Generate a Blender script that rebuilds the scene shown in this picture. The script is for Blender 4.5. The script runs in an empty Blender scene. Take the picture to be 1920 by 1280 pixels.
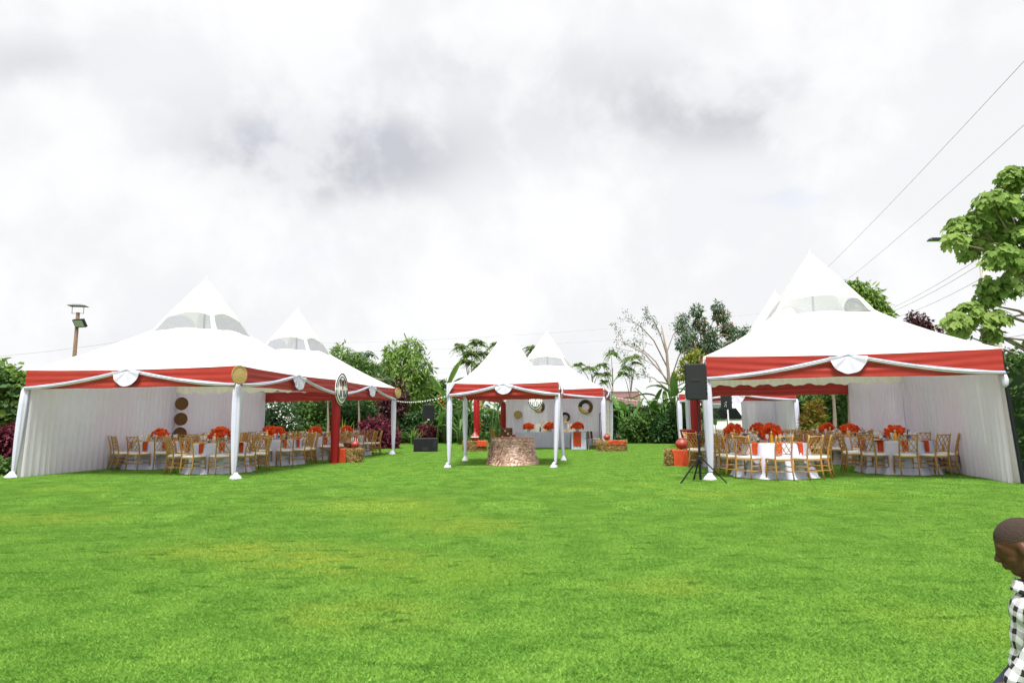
import bpy, math, random
import numpy as np
from mathutils import Vector, Matrix
R = math.radians
rng = np.random.default_rng(7); random.seed(7)
scene = bpy.context.scene
COL = scene.collection

# ------------------------------------------------------------------ camera
PITCH, ROLL, CAMH = math.atan(148/1200), R(.4), 1.3
cam = bpy.data.cameras.new('camera'); cam_o = bpy.data.objects.new('camera', cam); COL.objects.link(cam_o)
cam.sensor_width = 36; cam.lens = 22.5; cam.clip_start = .05; cam.clip_end = 2000
fwd = Vector((0, math.cos(PITCH), math.sin(PITCH))); up0 = Vector((0, -math.sin(PITCH), math.cos(PITCH))); ri0 = Vector((1, 0, 0))
ri = ri0*math.cos(ROLL)-up0*math.sin(ROLL); up = up0*math.cos(ROLL)+ri0*math.sin(ROLL)
mw = Matrix((ri, up, -fwd)).transposed().to_4x4(); mw.translation = Vector((0, 0, CAMH)); cam_o.matrix_world = mw
scene.camera = cam_o
def at(x, y, Y):                       # survey: the point of the photograph's pixel x, y that stands Y metres down the lawn
    d = (x-960)/1200*ri+(640-y)/1200*up+fwd
    return Vector((0, 0, CAMH))+d*(Y/d.y)

# ------------------------------------------------------------------ light
SUN_EL, SUN_AZ = R(65), R(186)         # azimuth clockwise from +Y: behind the camera, a little to its left
w = bpy.data.worlds.new('World'); scene.world = w; w.use_nodes = True
nt = w.node_tree; nt.nodes.clear(); N = nt.nodes.new; L = nt.links.new
def wmath(op, a, b=None, c=None, clamp=False):
    n = N('ShaderNodeMath'); n.operation = op; n.use_clamp = clamp
    for i, v in enumerate((a, b, c)):
        if v is None: continue
        if isinstance(v, (int, float)): n.inputs[i].default_value = v
        else: L(v, n.inputs[i])
    return n.outputs[0]
tc = N('ShaderNodeTexCoord')
sky = N('ShaderNodeTexSky'); sky.sky_type = 'NISHITA'; sky.sun_disc = False; sky.sun_elevation = SUN_EL; sky.sun_rotation = SUN_AZ
sky.air_density = 1.2; sky.dust_density = 2.5
sepx = N('ShaderNodeSeparateXYZ'); L(tc.outputs['Generated'], sepx.inputs[0])
den = wmath('ADD', wmath('ABSOLUTE', sepx.outputs[2]), .32)
cx = wmath('DIVIDE', sepx.outputs[0], den); cy = wmath('DIVIDE', sepx.outputs[1], den)
comb = N('ShaderNodeCombineXYZ'); L(cx, comb.inputs[0]); L(cy, comb.inputs[1]); comb.inputs[2].default_value = 3.7
def wnoise(scale, detail, rough, dist, z, ball=False):
    m = N('ShaderNodeVectorMath'); m.operation = 'ADD'; L(tc.outputs['Generated'] if ball else comb.outputs[0], m.inputs[0]); m.inputs[1].default_value = (z*1.7, z*.9, z)
    n = N('ShaderNodeTexNoise'); n.inputs['Scale'].default_value = scale; n.inputs['Detail'].default_value = detail
    n.inputs['Roughness'].default_value = rough; n.inputs['Distortion'].default_value = dist; L(m.outputs[0], n.inputs['Vector'])
    return n.outputs['Fac']
def smooth(v, lo, hi):
    n = N('ShaderNodeMapRange'); n.interpolation_type = 'SMOOTHSTEP'; L(v, n.inputs[0]); n.inputs[1].default_value = lo; n.inputs[2].default_value = hi
    return n.outputs[0]
n_big = wnoise(1.25, 6, .52, .35, 1.0); n_mid = wnoise(4.6, 9, .56, .15, 4.2, True); n_blue = wnoise(2.1, 6, .55, .3, 9.1)
def blob(px, py, rx, ry):              # the broad grey undersides seen over the lawn
    d = at(px, py, 10)-Vector((0, 0, CAMH)); d.normalize(); dd = abs(d.z)+.32
    ux, uy = d.x/dd, d.y/dd
    ax = wmath('DIVIDE', wmath('SUBTRACT', cx, ux), rx); ay = wmath('DIVIDE', wmath('SUBTRACT', cy, uy), ry)
    r2 = wmath('ADD', wmath('MULTIPLY', ax, ax), wmath('MULTIPLY', ay, ay))
    return wmath('EXPONENT', wmath('MULTIPLY', r2, -1))
b_all = wmath('ADD', wmath('ADD', wmath('MULTIPLY', blob(640, 295, .27, .15), 1.45), wmath('MULTIPLY', blob(1320, 215, .27, .11), .85)), wmath('ADD', wmath('MULTIPLY', blob(900, 110, .30, .07), .4), wmath('MULTIPLY', blob(330, 590, .55, .25), .35)))
b_all = wmath('ADD', b_all, wmath('MULTIPLY', blob(30, 120, .12, .06), .5))
g1 = smooth(wmath('ADD', wmath('MULTIPLY', b_all, .52), wmath('MULTIPLY', n_big, .62)), .30, .95); g2 = smooth(n_mid, .43, .60)
greyf = wmath('ADD', wmath('MULTIPLY', g1, wmath('MULTIPLY_ADD', g2, .50, .36)), wmath('MULTIPLY', g2, .20), clamp=True)
ramp = N('ShaderNodeMix'); ramp.data_type = 'RGBA'; L(greyf, ramp.inputs[0])
ramp.inputs[6].default_value = (.203, .2035, .206, 1); ramp.inputs[7].default_value = (.122, .125, .136, 1)
bgc = N('ShaderNodeBackground'); L(ramp.outputs[2], bgc.inputs[0]); bgc.inputs[1].default_value = 1.0
bgs = N('ShaderNodeBackground'); L(sky.outputs[0], bgs.inputs[0]); bgs.inputs[1].default_value = .05
mix = N('ShaderNodeMixShader'); cover = wmath('SUBTRACT', 1.0, wmath('MULTIPLY', smooth(n_blue, .60, .74), .18)); L(cover, mix.inputs[0]); L(bgs.outputs[0], mix.inputs[1]); L(bgc.outputs[0], mix.inputs[2])
wo = N('ShaderNodeOutputWorld'); L(mix.outputs[0], wo.inputs[0])
sun = bpy.data.lights.new('sun', 'SUN'); sun.energy = 1.5; sun.angle = R(18); sun.color = (1, .975, .94)
sun_o = bpy.data.objects.new('sun', sun); COL.objects.link(sun_o)
sd = Vector((math.sin(SUN_AZ)*math.cos(SUN_EL), math.cos(SUN_AZ)*math.cos(SUN_EL), math.sin(SUN_EL)))
sun_o.rotation_euler = sd.to_track_quat('Z', 'Y').to_euler(); sun_o.location = (0, -5, 30)
scene.view_settings.view_transform = 'Standard'; scene.view_settings.look = 'None'; scene.view_settings.gamma = 1
scene.view_settings.exposure = 2.3
scene.render.engine = 'CYCLES'
cy_ = scene.cycles; cy_.use_denoising = True; cy_.max_bounces = 8; cy_.transparent_max_bounces = 16; cy_.diffuse_bounces = 4
cy_.use_adaptive_sampling = True; cy_.adaptive_threshold = .015

# ------------------------------------------------------------------ materials
MATS = {}
def mat(name, col=(.8, .8, .8), rough=.7, col2=None, nscale=8, trans=0, alpha=0, bump=0, bscale=40, metal=0, spec=.3, island=0, stretch=None):
    """principled (or diffuse+translucent cloth / leaf when trans), colour varied by noise and by mesh island"""
    if name in MATS: return MATS[name]
    m = bpy.data.materials.new(name); m.use_nodes = True; MATS[name] = m
    t = m.node_tree; t.nodes.clear(); n = t.nodes.new; l = t.links.new
    out = n('ShaderNodeOutputMaterial')
    co = n('ShaderNodeTexCoord'); vec = co.outputs['Object']
    if stretch:
        mp = n('ShaderNodeMapping'); mp.inputs['Scale'].default_value = stretch; l(vec, mp.inputs[0]); vec = mp.outputs[0]
    c = None
    if col2 is not None:
        nz = n('ShaderNodeTexNoise'); nz.inputs['Scale'].default_value = nscale; nz.inputs['Detail'].default_value = 5; l(vec, nz.inputs['Vector'])
        mr = n('ShaderNodeMapRange'); l(nz.outputs['Fac'], mr.inputs[0]); mr.inputs[1].default_value = .3; mr.inputs[2].default_value = .7
        mx = n('ShaderNodeMix'); mx.data_type = 'RGBA'; mx.inputs[6].default_value = (*col, 1); mx.inputs[7].default_value = (*col2, 1)
        f = mr.outputs[0]
        if island:
            ge = n('ShaderNodeNewGeometry'); ad = n('ShaderNodeMix'); ad.data_type = 'FLOAT'; ad.inputs[0].default_value = island
            l(f, ad.inputs[2]); l(ge.outputs['Random Per Island'], ad.inputs[3]); f = ad.outputs[0]
        l(f, mx.inputs[0]); c = mx.outputs[2]
    nrm = None
    if bump:
        nb = n('ShaderNodeTexNoise'); nb.inputs['Scale'].default_value = bscale; nb.inputs['Detail'].default_value = 4; l(vec, nb.inputs['Vector'])
        bp = n('ShaderNodeBump'); bp.inputs['Strength'].default_value = bump; bp.inputs['Distance'].default_value = .02; l(nb.outputs['Fac'], bp.inputs['Height']); nrm = bp.outputs[0]
    p = n('ShaderNodeBsdfPrincipled'); p.inputs['Base Color'].default_value = (*col, 1); p.inputs['Roughness'].default_value = rough
    p.inputs['Metallic'].default_value = metal; p.inputs['Specular IOR Level'].default_value = spec
    if c: l(c, p.inputs['Base Color'])
    if nrm: l(nrm, p.inputs['Normal'])
    sh = p.outputs[0]
    if trans:
        tr = n('ShaderNodeBsdfTranslucent'); tr.inputs[0].default_value = (*col, 1)
        if c: l(c, tr.inputs[0])
        ms = n('ShaderNodeMixShader'); ms.inputs[0].default_value = trans; l(sh, ms.inputs[1]); l(tr.outputs[0], ms.inputs[2]); sh = ms.outputs[0]
    if alpha:
        ta = n('ShaderNodeBsdfTransparent'); ms = n('ShaderNodeMixShader'); ms.inputs[0].default_value = alpha; l(sh, ms.inputs[1]); l(ta.outputs[0], ms.inputs[2]); sh = ms.outputs[0]
    l(sh, out.inputs[0])
    return m
ROOF = mat('white_pvc', (.80, .80, .79), .45, (.75, .75, .745), 1.2, trans=.38)
LINING = mat('cream_lining', (.78, .75, .66), .8, (.70, .67, .58), 6, trans=.1)
RED = mat('red_satin', (.37, .034, .025), .5, (.32, .026, .020), 3, trans=.12, stretch=(1, 1, 6))
REDD = mat('red_drape', (.30, .008, .009), .5, (.24, .006, .007), 4, trans=.08, stretch=(8, 8, .5))
WHITE = mat('white_satin', (.64, .63, .78), .5, (.60, .59, .74), 5, trans=.12)
SHEER = mat('sheer_voile', (.90, .84, .99), .8, (.85, .79, .95), 6, trans=.28, alpha=.22, stretch=(6, 6, .4))
WALLM = mat('tent_wall_cloth', (.86, .80, .81), .8, (.81, .75, .76), 2, trans=.10)
CLEAR = mat('clear_pvc', (.30, .31, .34), .15, spec=.2, alpha=.58)
PANE = mat('milky_window_film', (.84, .83, .92), .3, trans=.8, alpha=.30)
CLOTH = mat('white_tablecloth', (.60, .59, .74), .7, (.55, .54, .69), 4, trans=.05)
ORANGE = mat('orange_napkin', (.50, .065, .014), .75, (.42, .045, .012), 9, bump=.2, trans=.1)
RUST = mat('rust_runner', (.36, .040, .010), .75, (.29, .03, .008), 7, bump=.2)
BLOOM = mat('orange_petals', (.92, .23, .06), .6, (.80, .10, .022), 14, trans=.3, island=.7)
GOLD = mat('gold_wood', (.42, .225, .055), .38, (.34, .17, .04), 18, spec=.5, bump=.1)
CUSH = mat('ivory_cushion', (.80, .77, .68), .8, (.73, .70, .61), 10)
STEEL = mat('dark_steel', (.022, .025, .03), .4, metal=.6)
PVCB = mat('grey_metal', (.35, .36, .38), .45, metal=.7)
BLACK = mat('black_cabinet', (.007, .009, .0125), .6, (.010, .012, .016), 60, bump=.15, bscale=200, spec=.4)
GRILL = mat('black_grille', (.006, .007, .009), .7, bump=.5, bscale=300)
SILVER = mat('silver_fitting', (.75, .75, .75), .3, metal=.8)
WICK = mat('woven_straw', (.48, .34, .15), .75, (.38, .25, .09), 30, bump=.6, bscale=60)
WICKD = mat('brown_wicker', (.17, .085, .035), .75, (.11, .05, .02), 30, bump=.6, bscale=60)
BLK = mat('black_paint', (.02, .018, .018), .6)
HAY = mat('hay_straw', (.46, .32, .13), .9, (.20, .12, .04), 26, island=.6)
RAFF = mat('raffia_mat', (.66, .46, .16), .7, (.55, .36, .10), 40, bump=.4)
GLASS = mat('clear_glass', (.75, .78, .8), .05, spec=.6, alpha=.6)
BLUE = mat('blue_label', (.03, .10, .42), .5)
DARKB = mat('dark_bottle', (.03, .012, .02), .15, spec=.6)
GREENB = mat('green_bottle', (.02, .16, .03), .15, spec=.6)
YELB = mat('yellow_juice', (.75, .38, .02), .2, spec=.5)
PORC = mat('white_porcelain', (.8, .8, .78), .25, spec=.5)
POT = mat('clay_gourd', (.35, .05, .025), .45, (.20, .03, .02), 9, spec=.5)
ROSED = mat('rose_gold_shade', (.32, .17, .12), .6)  # underskirt colour darkened: shade of the creases between ruffles is painted in
ROSE = mat('rose_gold_ruffle', (.76, .53, .41), .4, (.32, .165, .11), 4, island=.9, spec=.5)  # petal tones run from highlight to crease shade, both put into the colour
BRASS = mat('gold_ring', (.75, .50, .16), .3, metal=.7)
BARK = mat('brown_bark', (.20, .13, .08), .9, (.12, .08, .05), 12, bump=.6, bscale=20, stretch=(3, 3, .6))
BARKG = mat('grey_bark', (.30, .24, .19), .9, (.20, .16, .12), 12, bump=.5, bscale=20, stretch=(3, 3, .6))
CONC = mat('concrete', (.50, .48, .44), .9, (.42, .40, .36), 5, bump=.3)
def leafm(name, a, b, tr=.3): return mat(name, a, .5, b, 1.5, trans=tr, island=.65, spec=.25)
LF_LIGHT = leafm('leaf_light', (.22, .33, .06), (.075, .16, .032), .42)
LF_MID = leafm('leaf_mid', (.125, .225, .05), (.05, .115, .026))
LF_DARK = leafm('leaf_dark', (.07, .15, .042), (.026, .075, .022))
LF_BLUE = leafm('leaf_bluegreen', (.09, .16, .07), (.04, .085, .04))
LF_YEL = leafm('leaf_yellowgreen', (.30, .30, .05), (.10, .16, .03), .4)
LF_MAR = leafm('leaf_maroon', (.19, .026, .05), (.065, .012, .025))
LF_PUR = leafm('leaf_purple', (.10, .03, .035), (.035, .012, .018))
LF_CROT = leafm('leaf_croton', (.22, .30, .03), (.20, .035, .02))
LF_LOBE = mat('leaf_lobed', (.31, .42, .11), .6, (.10, .20, .04), 1.5, trans=.45, island=.7, spec=.12)
LF_BIG = leafm('leaf_banana', (.13, .28, .05), (.06, .15, .03), .4)
FLOW_W = mat('white_petals', (.8, .78, .74), .6, trans=.3)
FLOW_R = mat('heliconia_red', (.65, .09, .03), .5, (.75, .25, .05), 6)
SKIN = mat('brown_skin', (.085, .032, .017), .5, (.068, .025, .013), 10, spec=.35)
HAIR = mat('cropped_hair', (.040, .026, .021), .95, (.058, .038, .031), 120, bump=.6, bscale=250)

def grass_colour(t):
    n = t.nodes.new; l = t.links.new
    ge = n('ShaderNodeNewGeometry')
    def nz(s, d, off, st=(1, 1, 0)):
        m = n('ShaderNodeVectorMath'); m.operation = 'MULTIPLY_ADD'; l(ge.outputs['Position'], m.inputs[0]); m.inputs[1].default_value = st; m.inputs[2].default_value = (off, off*.37, 0)
        x = n('ShaderNodeTexNoise'); x.inputs['Scale'].default_value = s; x.inputs['Detail'].default_value = d; l(m.outputs[0], x.inputs['Vector']); return x.outputs['Fac']
    def mixc(f, lo, hi, a, b):
        mr = n('ShaderNodeMapRange'); mr.interpolation_type = 'SMOOTHSTEP'; l(f, mr.inputs[0]); mr.inputs[1].default_value = lo; mr.inputs[2].default_value = hi
        mx = n('ShaderNodeMix'); mx.data_type = 'RGBA'; l(mr.outputs[0], mx.inputs[0])
        for i, v in ((6, a), (7, b)):
            if isinstance(v, tuple): mx.inputs[i].default_value = (*v, 1)
            else: l(v, mx.inputs[i])
        return mx.outputs[2]
    c = mixc(nz(2.2, 4, 0), .35, .65, (.172, .342, .055), (.236, .412, .074))
    c = mixc(nz(.33, 3, 11.3), .56, .74, c, (.27, .42, .065))
    tot = None
    for (gx, gy, rx, ry) in ((-2.1, 10.3, 1.5, 1.5), (-1.5, 6.1, 1.2, .8), (-1.0, 4.5, .8, .5), (-3.0, 6.8, 1.3, .7), (-.5, 8.2, 1.0, .7), (3.4, 11.2, 1.3, .6), (-6.4, 9.0, 1.8, .8), (1.2, 5.2, .6, .4)):   # worn, yellowed patches of the turf
        a = n('ShaderNodeVectorMath'); a.operation = 'SUBTRACT'; l(ge.outputs['Position'], a.inputs[0]); a.inputs[1].default_value = (gx, gy, 0)
        b = n('ShaderNodeVectorMath'); b.operation = 'MULTIPLY'; l(a.outputs[0], b.inputs[0]); b.inputs[1].default_value = (1/rx, 1/ry, 0)
        d = n('ShaderNodeVectorMath'); d.operation = 'DOT_PRODUCT'; l(b.outputs[0], d.inputs[0]); l(b.outputs[0], d.inputs[1])
        m_ = n('ShaderNodeMath'); m_.operation = 'MULTIPLY'; l(d.outputs['Value'], m_.inputs[0]); m_.inputs[1].default_value = -1
        e = n('ShaderNodeMath'); e.operation = 'EXPONENT'; l(m_.outputs[0], e.inputs[0])
        if tot is None: tot = e.outputs[0]
        else:
            q = n('ShaderNodeMath'); q.operation = 'ADD'; l(tot, q.inputs[0]); l(e.outputs[0], q.inputs[1]); tot = q.outputs[0]
    q = n('ShaderNodeMath'); q.operation = 'MULTIPLY'; l(tot, q.inputs[0]); l(nz(3.1, 6, 4.7, (.7, 1.3, 0)), q.inputs[1])
    c = mixc(q.outputs[0], .12, .85, c, (.35, .44, .075))
    c = mixc(nz(3.0, 5, 23, (1, 2.6, 0)), .56, .70, c, (.115, .26, .036)); c = mixc(nz(7.0, 4, 51, (1, 2.2, 0)), .60, .72, c, (.25, .43, .08))  # tuft shadows put into the colour as dark streaks, highlights as pale flecks
    return c
def grass_mat(name, blade):
    m = bpy.data.materials.new(name); m.use_nodes = True; t = m.node_tree; p = t.nodes['Principled BSDF']
    c = grass_colour(t); l = t.links.new; n = t.nodes.new
    if blade:
        ge = n('ShaderNodeNewGeometry'); hs = n('ShaderNodeHueSaturation'); mr = n('ShaderNodeMapRange'); l(ge.outputs['Random Per Island'], mr.inputs[0]); mr.inputs[3].default_value = .84; mr.inputs[4].default_value = 1.18
        l(mr.outputs[0], hs.inputs['Value']); l(c, hs.inputs['Color']); c = hs.outputs[0]
    l(c, p.inputs['Base Color']); p.inputs['Roughness'].default_value = .65; p.inputs['Specular IOR Level'].default_value = .12
    if blade:
        tr = n('ShaderNodeBsdfTranslucent'); l(c, tr.inputs[0]); ms = n('ShaderNodeMixShader'); ms.inputs[0].default_value = .35
        l(p.outputs[0], ms.inputs[1]); l(tr.outputs[0], ms.inputs[2]); l(ms.outputs[0], t.nodes['Material Output'].inputs[0])
    else:
        ge = n('ShaderNodeNewGeometry'); nb = n('ShaderNodeTexNoise'); nb.inputs['Scale'].default_value = 9; nb.inputs['Detail'].default_value = 6; l(ge.outputs['Position'], nb.inputs['Vector'])
        bp = n('ShaderNodeBump'); bp.inputs['Strength'].default_value = .6; bp.inputs['Distance'].default_value = .04; l(nb.outputs['Fac'], bp.inputs['Height']); l(bp.outputs[0], p.inputs['Normal'])
    return m
LAWN = grass_mat('lawn_turf', False); BLADE = grass_mat('grass_blade', True)

# ------------------------------------------------------------------ mesh helpers
class MB:
    def __init__(s): s.v = []; s.f = []
    def add(s, vs, fs):
        o = len(s.v); s.v += [tuple(p) for p in vs]; s.f += [tuple(i+o for i in q) for q in fs]; return s
    def box(s, c, d, rz=0, taper=1.0, rx=0):
        x, y, z = d[0]/2, d[1]/2, d[2]/2; M = Matrix.Rotation(rz, 3, 'Z') @ Matrix.Rotation(rx, 3, 'X'); c = Vector(c)
        vs = [c+M @ Vector((a*x*(taper if k > 0 else 1), b*y*(taper if k > 0 else 1), k*z)) for k in (-1, 1) for a, b in ((-1, -1), (1, -1), (1, 1), (-1, 1))]
        return s.add(vs, [(3, 2, 1, 0), (4, 5, 6, 7), (0, 1, 5, 4), (1, 2, 6, 5), (2, 3, 7, 6), (3, 0, 4, 7)])
    def bar(s, a, b, w, h=None):
        """rectangular bar from a to b"""
        a, b = Vector(a), Vector(b); h = h or w; d = (b-a).normalized(); u = d.cross(Vector((0, 0, 1)))
        u = (u if u.length > .01 else Vector((1, 0, 0))).normalized(); v = u.cross(d)
        vs = [p+u*i*w/2+v*j*h/2 for p in (a, b) for i, j in ((-1, -1), (1, -1), (1, 1), (-1, 1))]
        return s.add(vs, [(0, 1, 2, 3), (7, 6, 5, 4), (0, 4, 5, 1), (1, 5, 6, 2), (2, 6, 7, 3), (3, 7, 4, 0)])
    def tube(s, pts, rad, n=8, cap=True):
        pts = [Vector(p) for p in pts]; k = len(pts); rad = rad if isinstance(rad, (list, tuple)) else [rad]*k
        ref = Vector((0, 0, 1)) if abs((pts[-1]-pts[0]).normalized().z) < .9 else Vector((1, 0, 0)); vs = []
        for i, p in enumerate(pts):
            d = (pts[min(i+1, k-1)]-pts[max(i-1, 0)]).normalized(); u = d.cross(ref).normalized(); v = u.cross(d)
            vs += [p+(u*math.cos(2*math.pi*j/n)+v*math.sin(2*math.pi*j/n))*rad[i] for j in range(n)]
        fs = [(i*n+j, i*n+(j+1) % n, (i+1)*n+(j+1) % n, (i+1)*n+j) for i in range(k-1) for j in range(n)]
        if cap: fs += [tuple(range(n))[::-1], tuple((k-1)*n+j for j in range(n))]
        return s.add(vs, fs)
    def lathe(s, prof, n=24, c=(0, 0, 0), fn=None, cap=True):
        c = Vector(c); vs = []
        for (r, z) in prof:
            for j in range(n):
                a = 2*math.pi*j/n; rr = fn(r, z, a) if fn else r; vs.append(c+Vector((rr*math.cos(a), rr*math.sin(a), z)))
        k = len(prof); fs = [(i*n+j, i*n+(j+1) % n, (i+1)*n+(j+1) % n, (i+1)*n+j) for i in range(k-1) for j in range(n)]
        if cap: fs += [tuple(range(n))[::-1], tuple((k-1)*n+j for j in range(n))]
        return s.add(vs, fs)
    def grid(s, fn, nu, nv, keep=None):
        vs = [fn(i/nu, j/nv) for j in range(nv+1) for i in range(nu+1)]
        fs = [(j*(nu+1)+i, j*(nu+1)+i+1, (j+1)*(nu+1)+i+1, (j+1)*(nu+1)+i) for j in range(nv) for i in range(nu) if keep is None or keep(i, j)]
        return s.add(vs, fs)
    def mesh(s, name, m=None, sm=False):
        me = bpy.data.meshes.new(name); me.from_pydata(s.v, [], s.f)
        if m: me.materials.append(m)
        if sm: me.polygons.foreach_set('use_smooth', [True]*len(me.polygons))
        me.update(); return me
    def build(s, name, m, parent=None, sm=False, loc=None, rz=None, kind=None):
        return link(name, s.mesh(name, m, sm), parent, loc, rz, kind)
def link(name, me, parent=None, loc=None, rz=None, kind=None, rot=None, scale=None):
    o = bpy.data.objects.new(name, me); COL.objects.link(o)
    if parent: o.parent = parent
    if loc is not None: o.location = loc
    if rz is not None: o.rotation_euler = (0, 0, rz)
    if rot is not None: o.rotation_euler = rot
    if scale is not None: o.scale = scale if hasattr(scale, '__len__') else (scale,)*3
    if kind: o['kind'] = kind
    return o
def tag(o, label, cat, group=None, kind=None):
    o['label'] = label; o['category'] = cat
    if group: o['group'] = group
    if kind: o['kind'] = kind
    return o
def thing(name, label, cat, loc=(0, 0, 0), rz=0, group=None):
    o = bpy.data.objects.new(name, None); COL.objects.link(o); o.location = loc; o.rotation_euler = (0, 0, rz); o.empty_display_size = .2
    return tag(o, label, cat, group)
def copy_tree(o, parent=None):
    c = o.copy(); COL.objects.link(c); c.parent = parent
    for ch in o.children: copy_tree(ch, c)
    return c
def bevel(o, w=.01, seg=2):
    b = o.modifiers.new('bevel', 'BEVEL'); b.width = w; b.segments = seg; b.limit_method = 'ANGLE'; return o
def numesh(name, v, f, m, sm=False):
    """mesh from numpy arrays: v (n,3), f (k,3 or 4)"""
    me = bpy.data.meshes.new(name); k = f.shape[1]
    me.vertices.add(len(v)); me.vertices.foreach_set('co', v.astype(np.float32).ravel())
    me.loops.add(f.size); me.loops.foreach_set('vertex_index', f.astype(np.int32).ravel())
    me.polygons.add(len(f)); me.polygons.foreach_set('loop_start', np.arange(0, f.size, k, dtype=np.int32))
    if sm: me.polygons.foreach_set('use_smooth', np.ones(len(f), bool))
    me.materials.append(m); me.update(calc_edges=True); me.validate(); return me

# ------------------------------------------------------------------ setting: lawn and grass
def lawn_z(x, y): return 0.0
g = MB().grid(lambda a, b: (-160+320*a, -40+300*b, 0), 16, 16)
g.build('lawn', LAWN, kind='structure')
def blade_patch(name, size, n, h, wd):
    x = (rng.random(n)-.5)*size; y = (rng.random(n)-.5)*size; a = rng.random(n)*2*np.pi; hh = h*(.55+.75*rng.random(n)); lean = hh*(.35+.95*rng.random(n)); la = a+rng.normal(0, .5, n)+np.pi/2
    ww = wd*(.7+.6*rng.random(n)); ca, sa = np.cos(a)*ww/2, np.sin(a)*ww/2; zb = np.full(n, -.003)
    lx, ly = np.cos(la)*lean, np.sin(la)*lean
    v = np.stack([np.stack([x-ca, y-sa, zb], 1), np.stack([x+ca, y+sa, zb], 1), np.stack([x+lx*.4+ca*.8, y+ly*.4+sa*.8, hh*.62], 1), np.stack([x+lx, y+ly, hh*.92], 1)], 1).reshape(-1, 3)
    f = np.arange(4*n).reshape(n, 4)
    return numesh(name, v, f, BLADE)
def grass_field(name, label, pts, variants):
    col = bpy.data.collections.new(name+'_tufts')
    for k, me in enumerate(variants): col.objects.link(bpy.data.objects.new('tuft_%d' % k, me))
    n = len(pts); me = bpy.data.meshes.new(name); me.vertices.add(n); me.vertices.foreach_set('co', np.asarray(pts, np.float32).ravel())
    a = me.attributes.new('spin', 'FLOAT_VECTOR', 'POINT'); sp = np.zeros((n, 3), np.float32); sp[:, 2] = rng.integers(0, 4, n)*np.pi/2; a.data.foreach_set('vector', sp.ravel())
    b = me.attributes.new('pick', 'INT', 'POINT'); b.data.foreach_set('value', rng.integers(0, len(variants), n).astype(np.int32))
    o = link(name, me); tag(o, label, 'grass', kind='stuff')
    ng = bpy.data.node_groups.new(name, 'GeometryNodeTree'); ng.interface.new_socket('Geometry', in_out='INPUT', socket_type='NodeSocketGeometry'); ng.interface.new_socket('Geometry', in_out='OUTPUT', socket_type='NodeSocketGeometry')
    gi = ng.nodes.new('NodeGroupInput'); go = ng.nodes.new('NodeGroupOutput'); ci = ng.nodes.new('GeometryNodeCollectionInfo'); ci.inputs['Collection'].default_value = col; ci.inputs['Separate Children'].default_value = True; ci.inputs['Reset Children'].default_value = True
    ip = ng.nodes.new('GeometryNodeInstanceOnPoints'); ip.inputs['Pick Instance'].default_value = True
    na = ng.nodes.new('GeometryNodeInputNamedAttribute'); na.data_type = 'FLOAT_VECTOR'; na.inputs['Name'].default_value = 'spin'
    nb = ng.nodes.new('GeometryNodeInputNamedAttribute'); nb.data_type = 'INT'; nb.inputs['Name'].default_value = 'pick'
    l = ng.links.new; l(gi.outputs[0], ip.inputs['Points']); l(ci.outputs[0], ip.inputs['Instance']); l(na.outputs['Attribute'], ip.inputs['Rotation']); l(nb.outputs['Attribute'], ip.inputs['Instance Index']); l(ip.outputs[0], go.inputs[0])
    md = o.modifiers.new('scatter', 'NODES'); md.node_group = ng
    return o
def cells(size, y0, y1):
    out = []
    for j in range(int((y1-y0)/size)):
        y = y0+size*(j+.5); hw = .86*y+2.5
        for i in range(-int(hw/size)-1, int(hw/size)+2): out.append((i*size, y, 0))
    return out
near_c, far_c = [], []
for (x, y, z) in cells(1.0, 8.5, 15.5):   # the two sorts of turf patch mix where they meet
    if rng.random() < (y-8.5)/7: far_c.append((x, y, z))
    else: near_c += [(x+a, y+b, z) for a in (-.25, .25) for b in (-.25, .25)]
grass_field('grass', 'short bright green grass blades of the near lawn', near_c+cells(.5, 1.5, 8.5), [blade_patch('tuft', .5, 6500, .019, .0029) for _ in range(4)])
grass_field('grass', 'short bright green grass blades of the lawn by the tents', far_c+cells(1.0, 15.5, 42.5), [blade_patch('tuft', 1.0, 10500, .022, .0060) for _ in range(4)])
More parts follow.
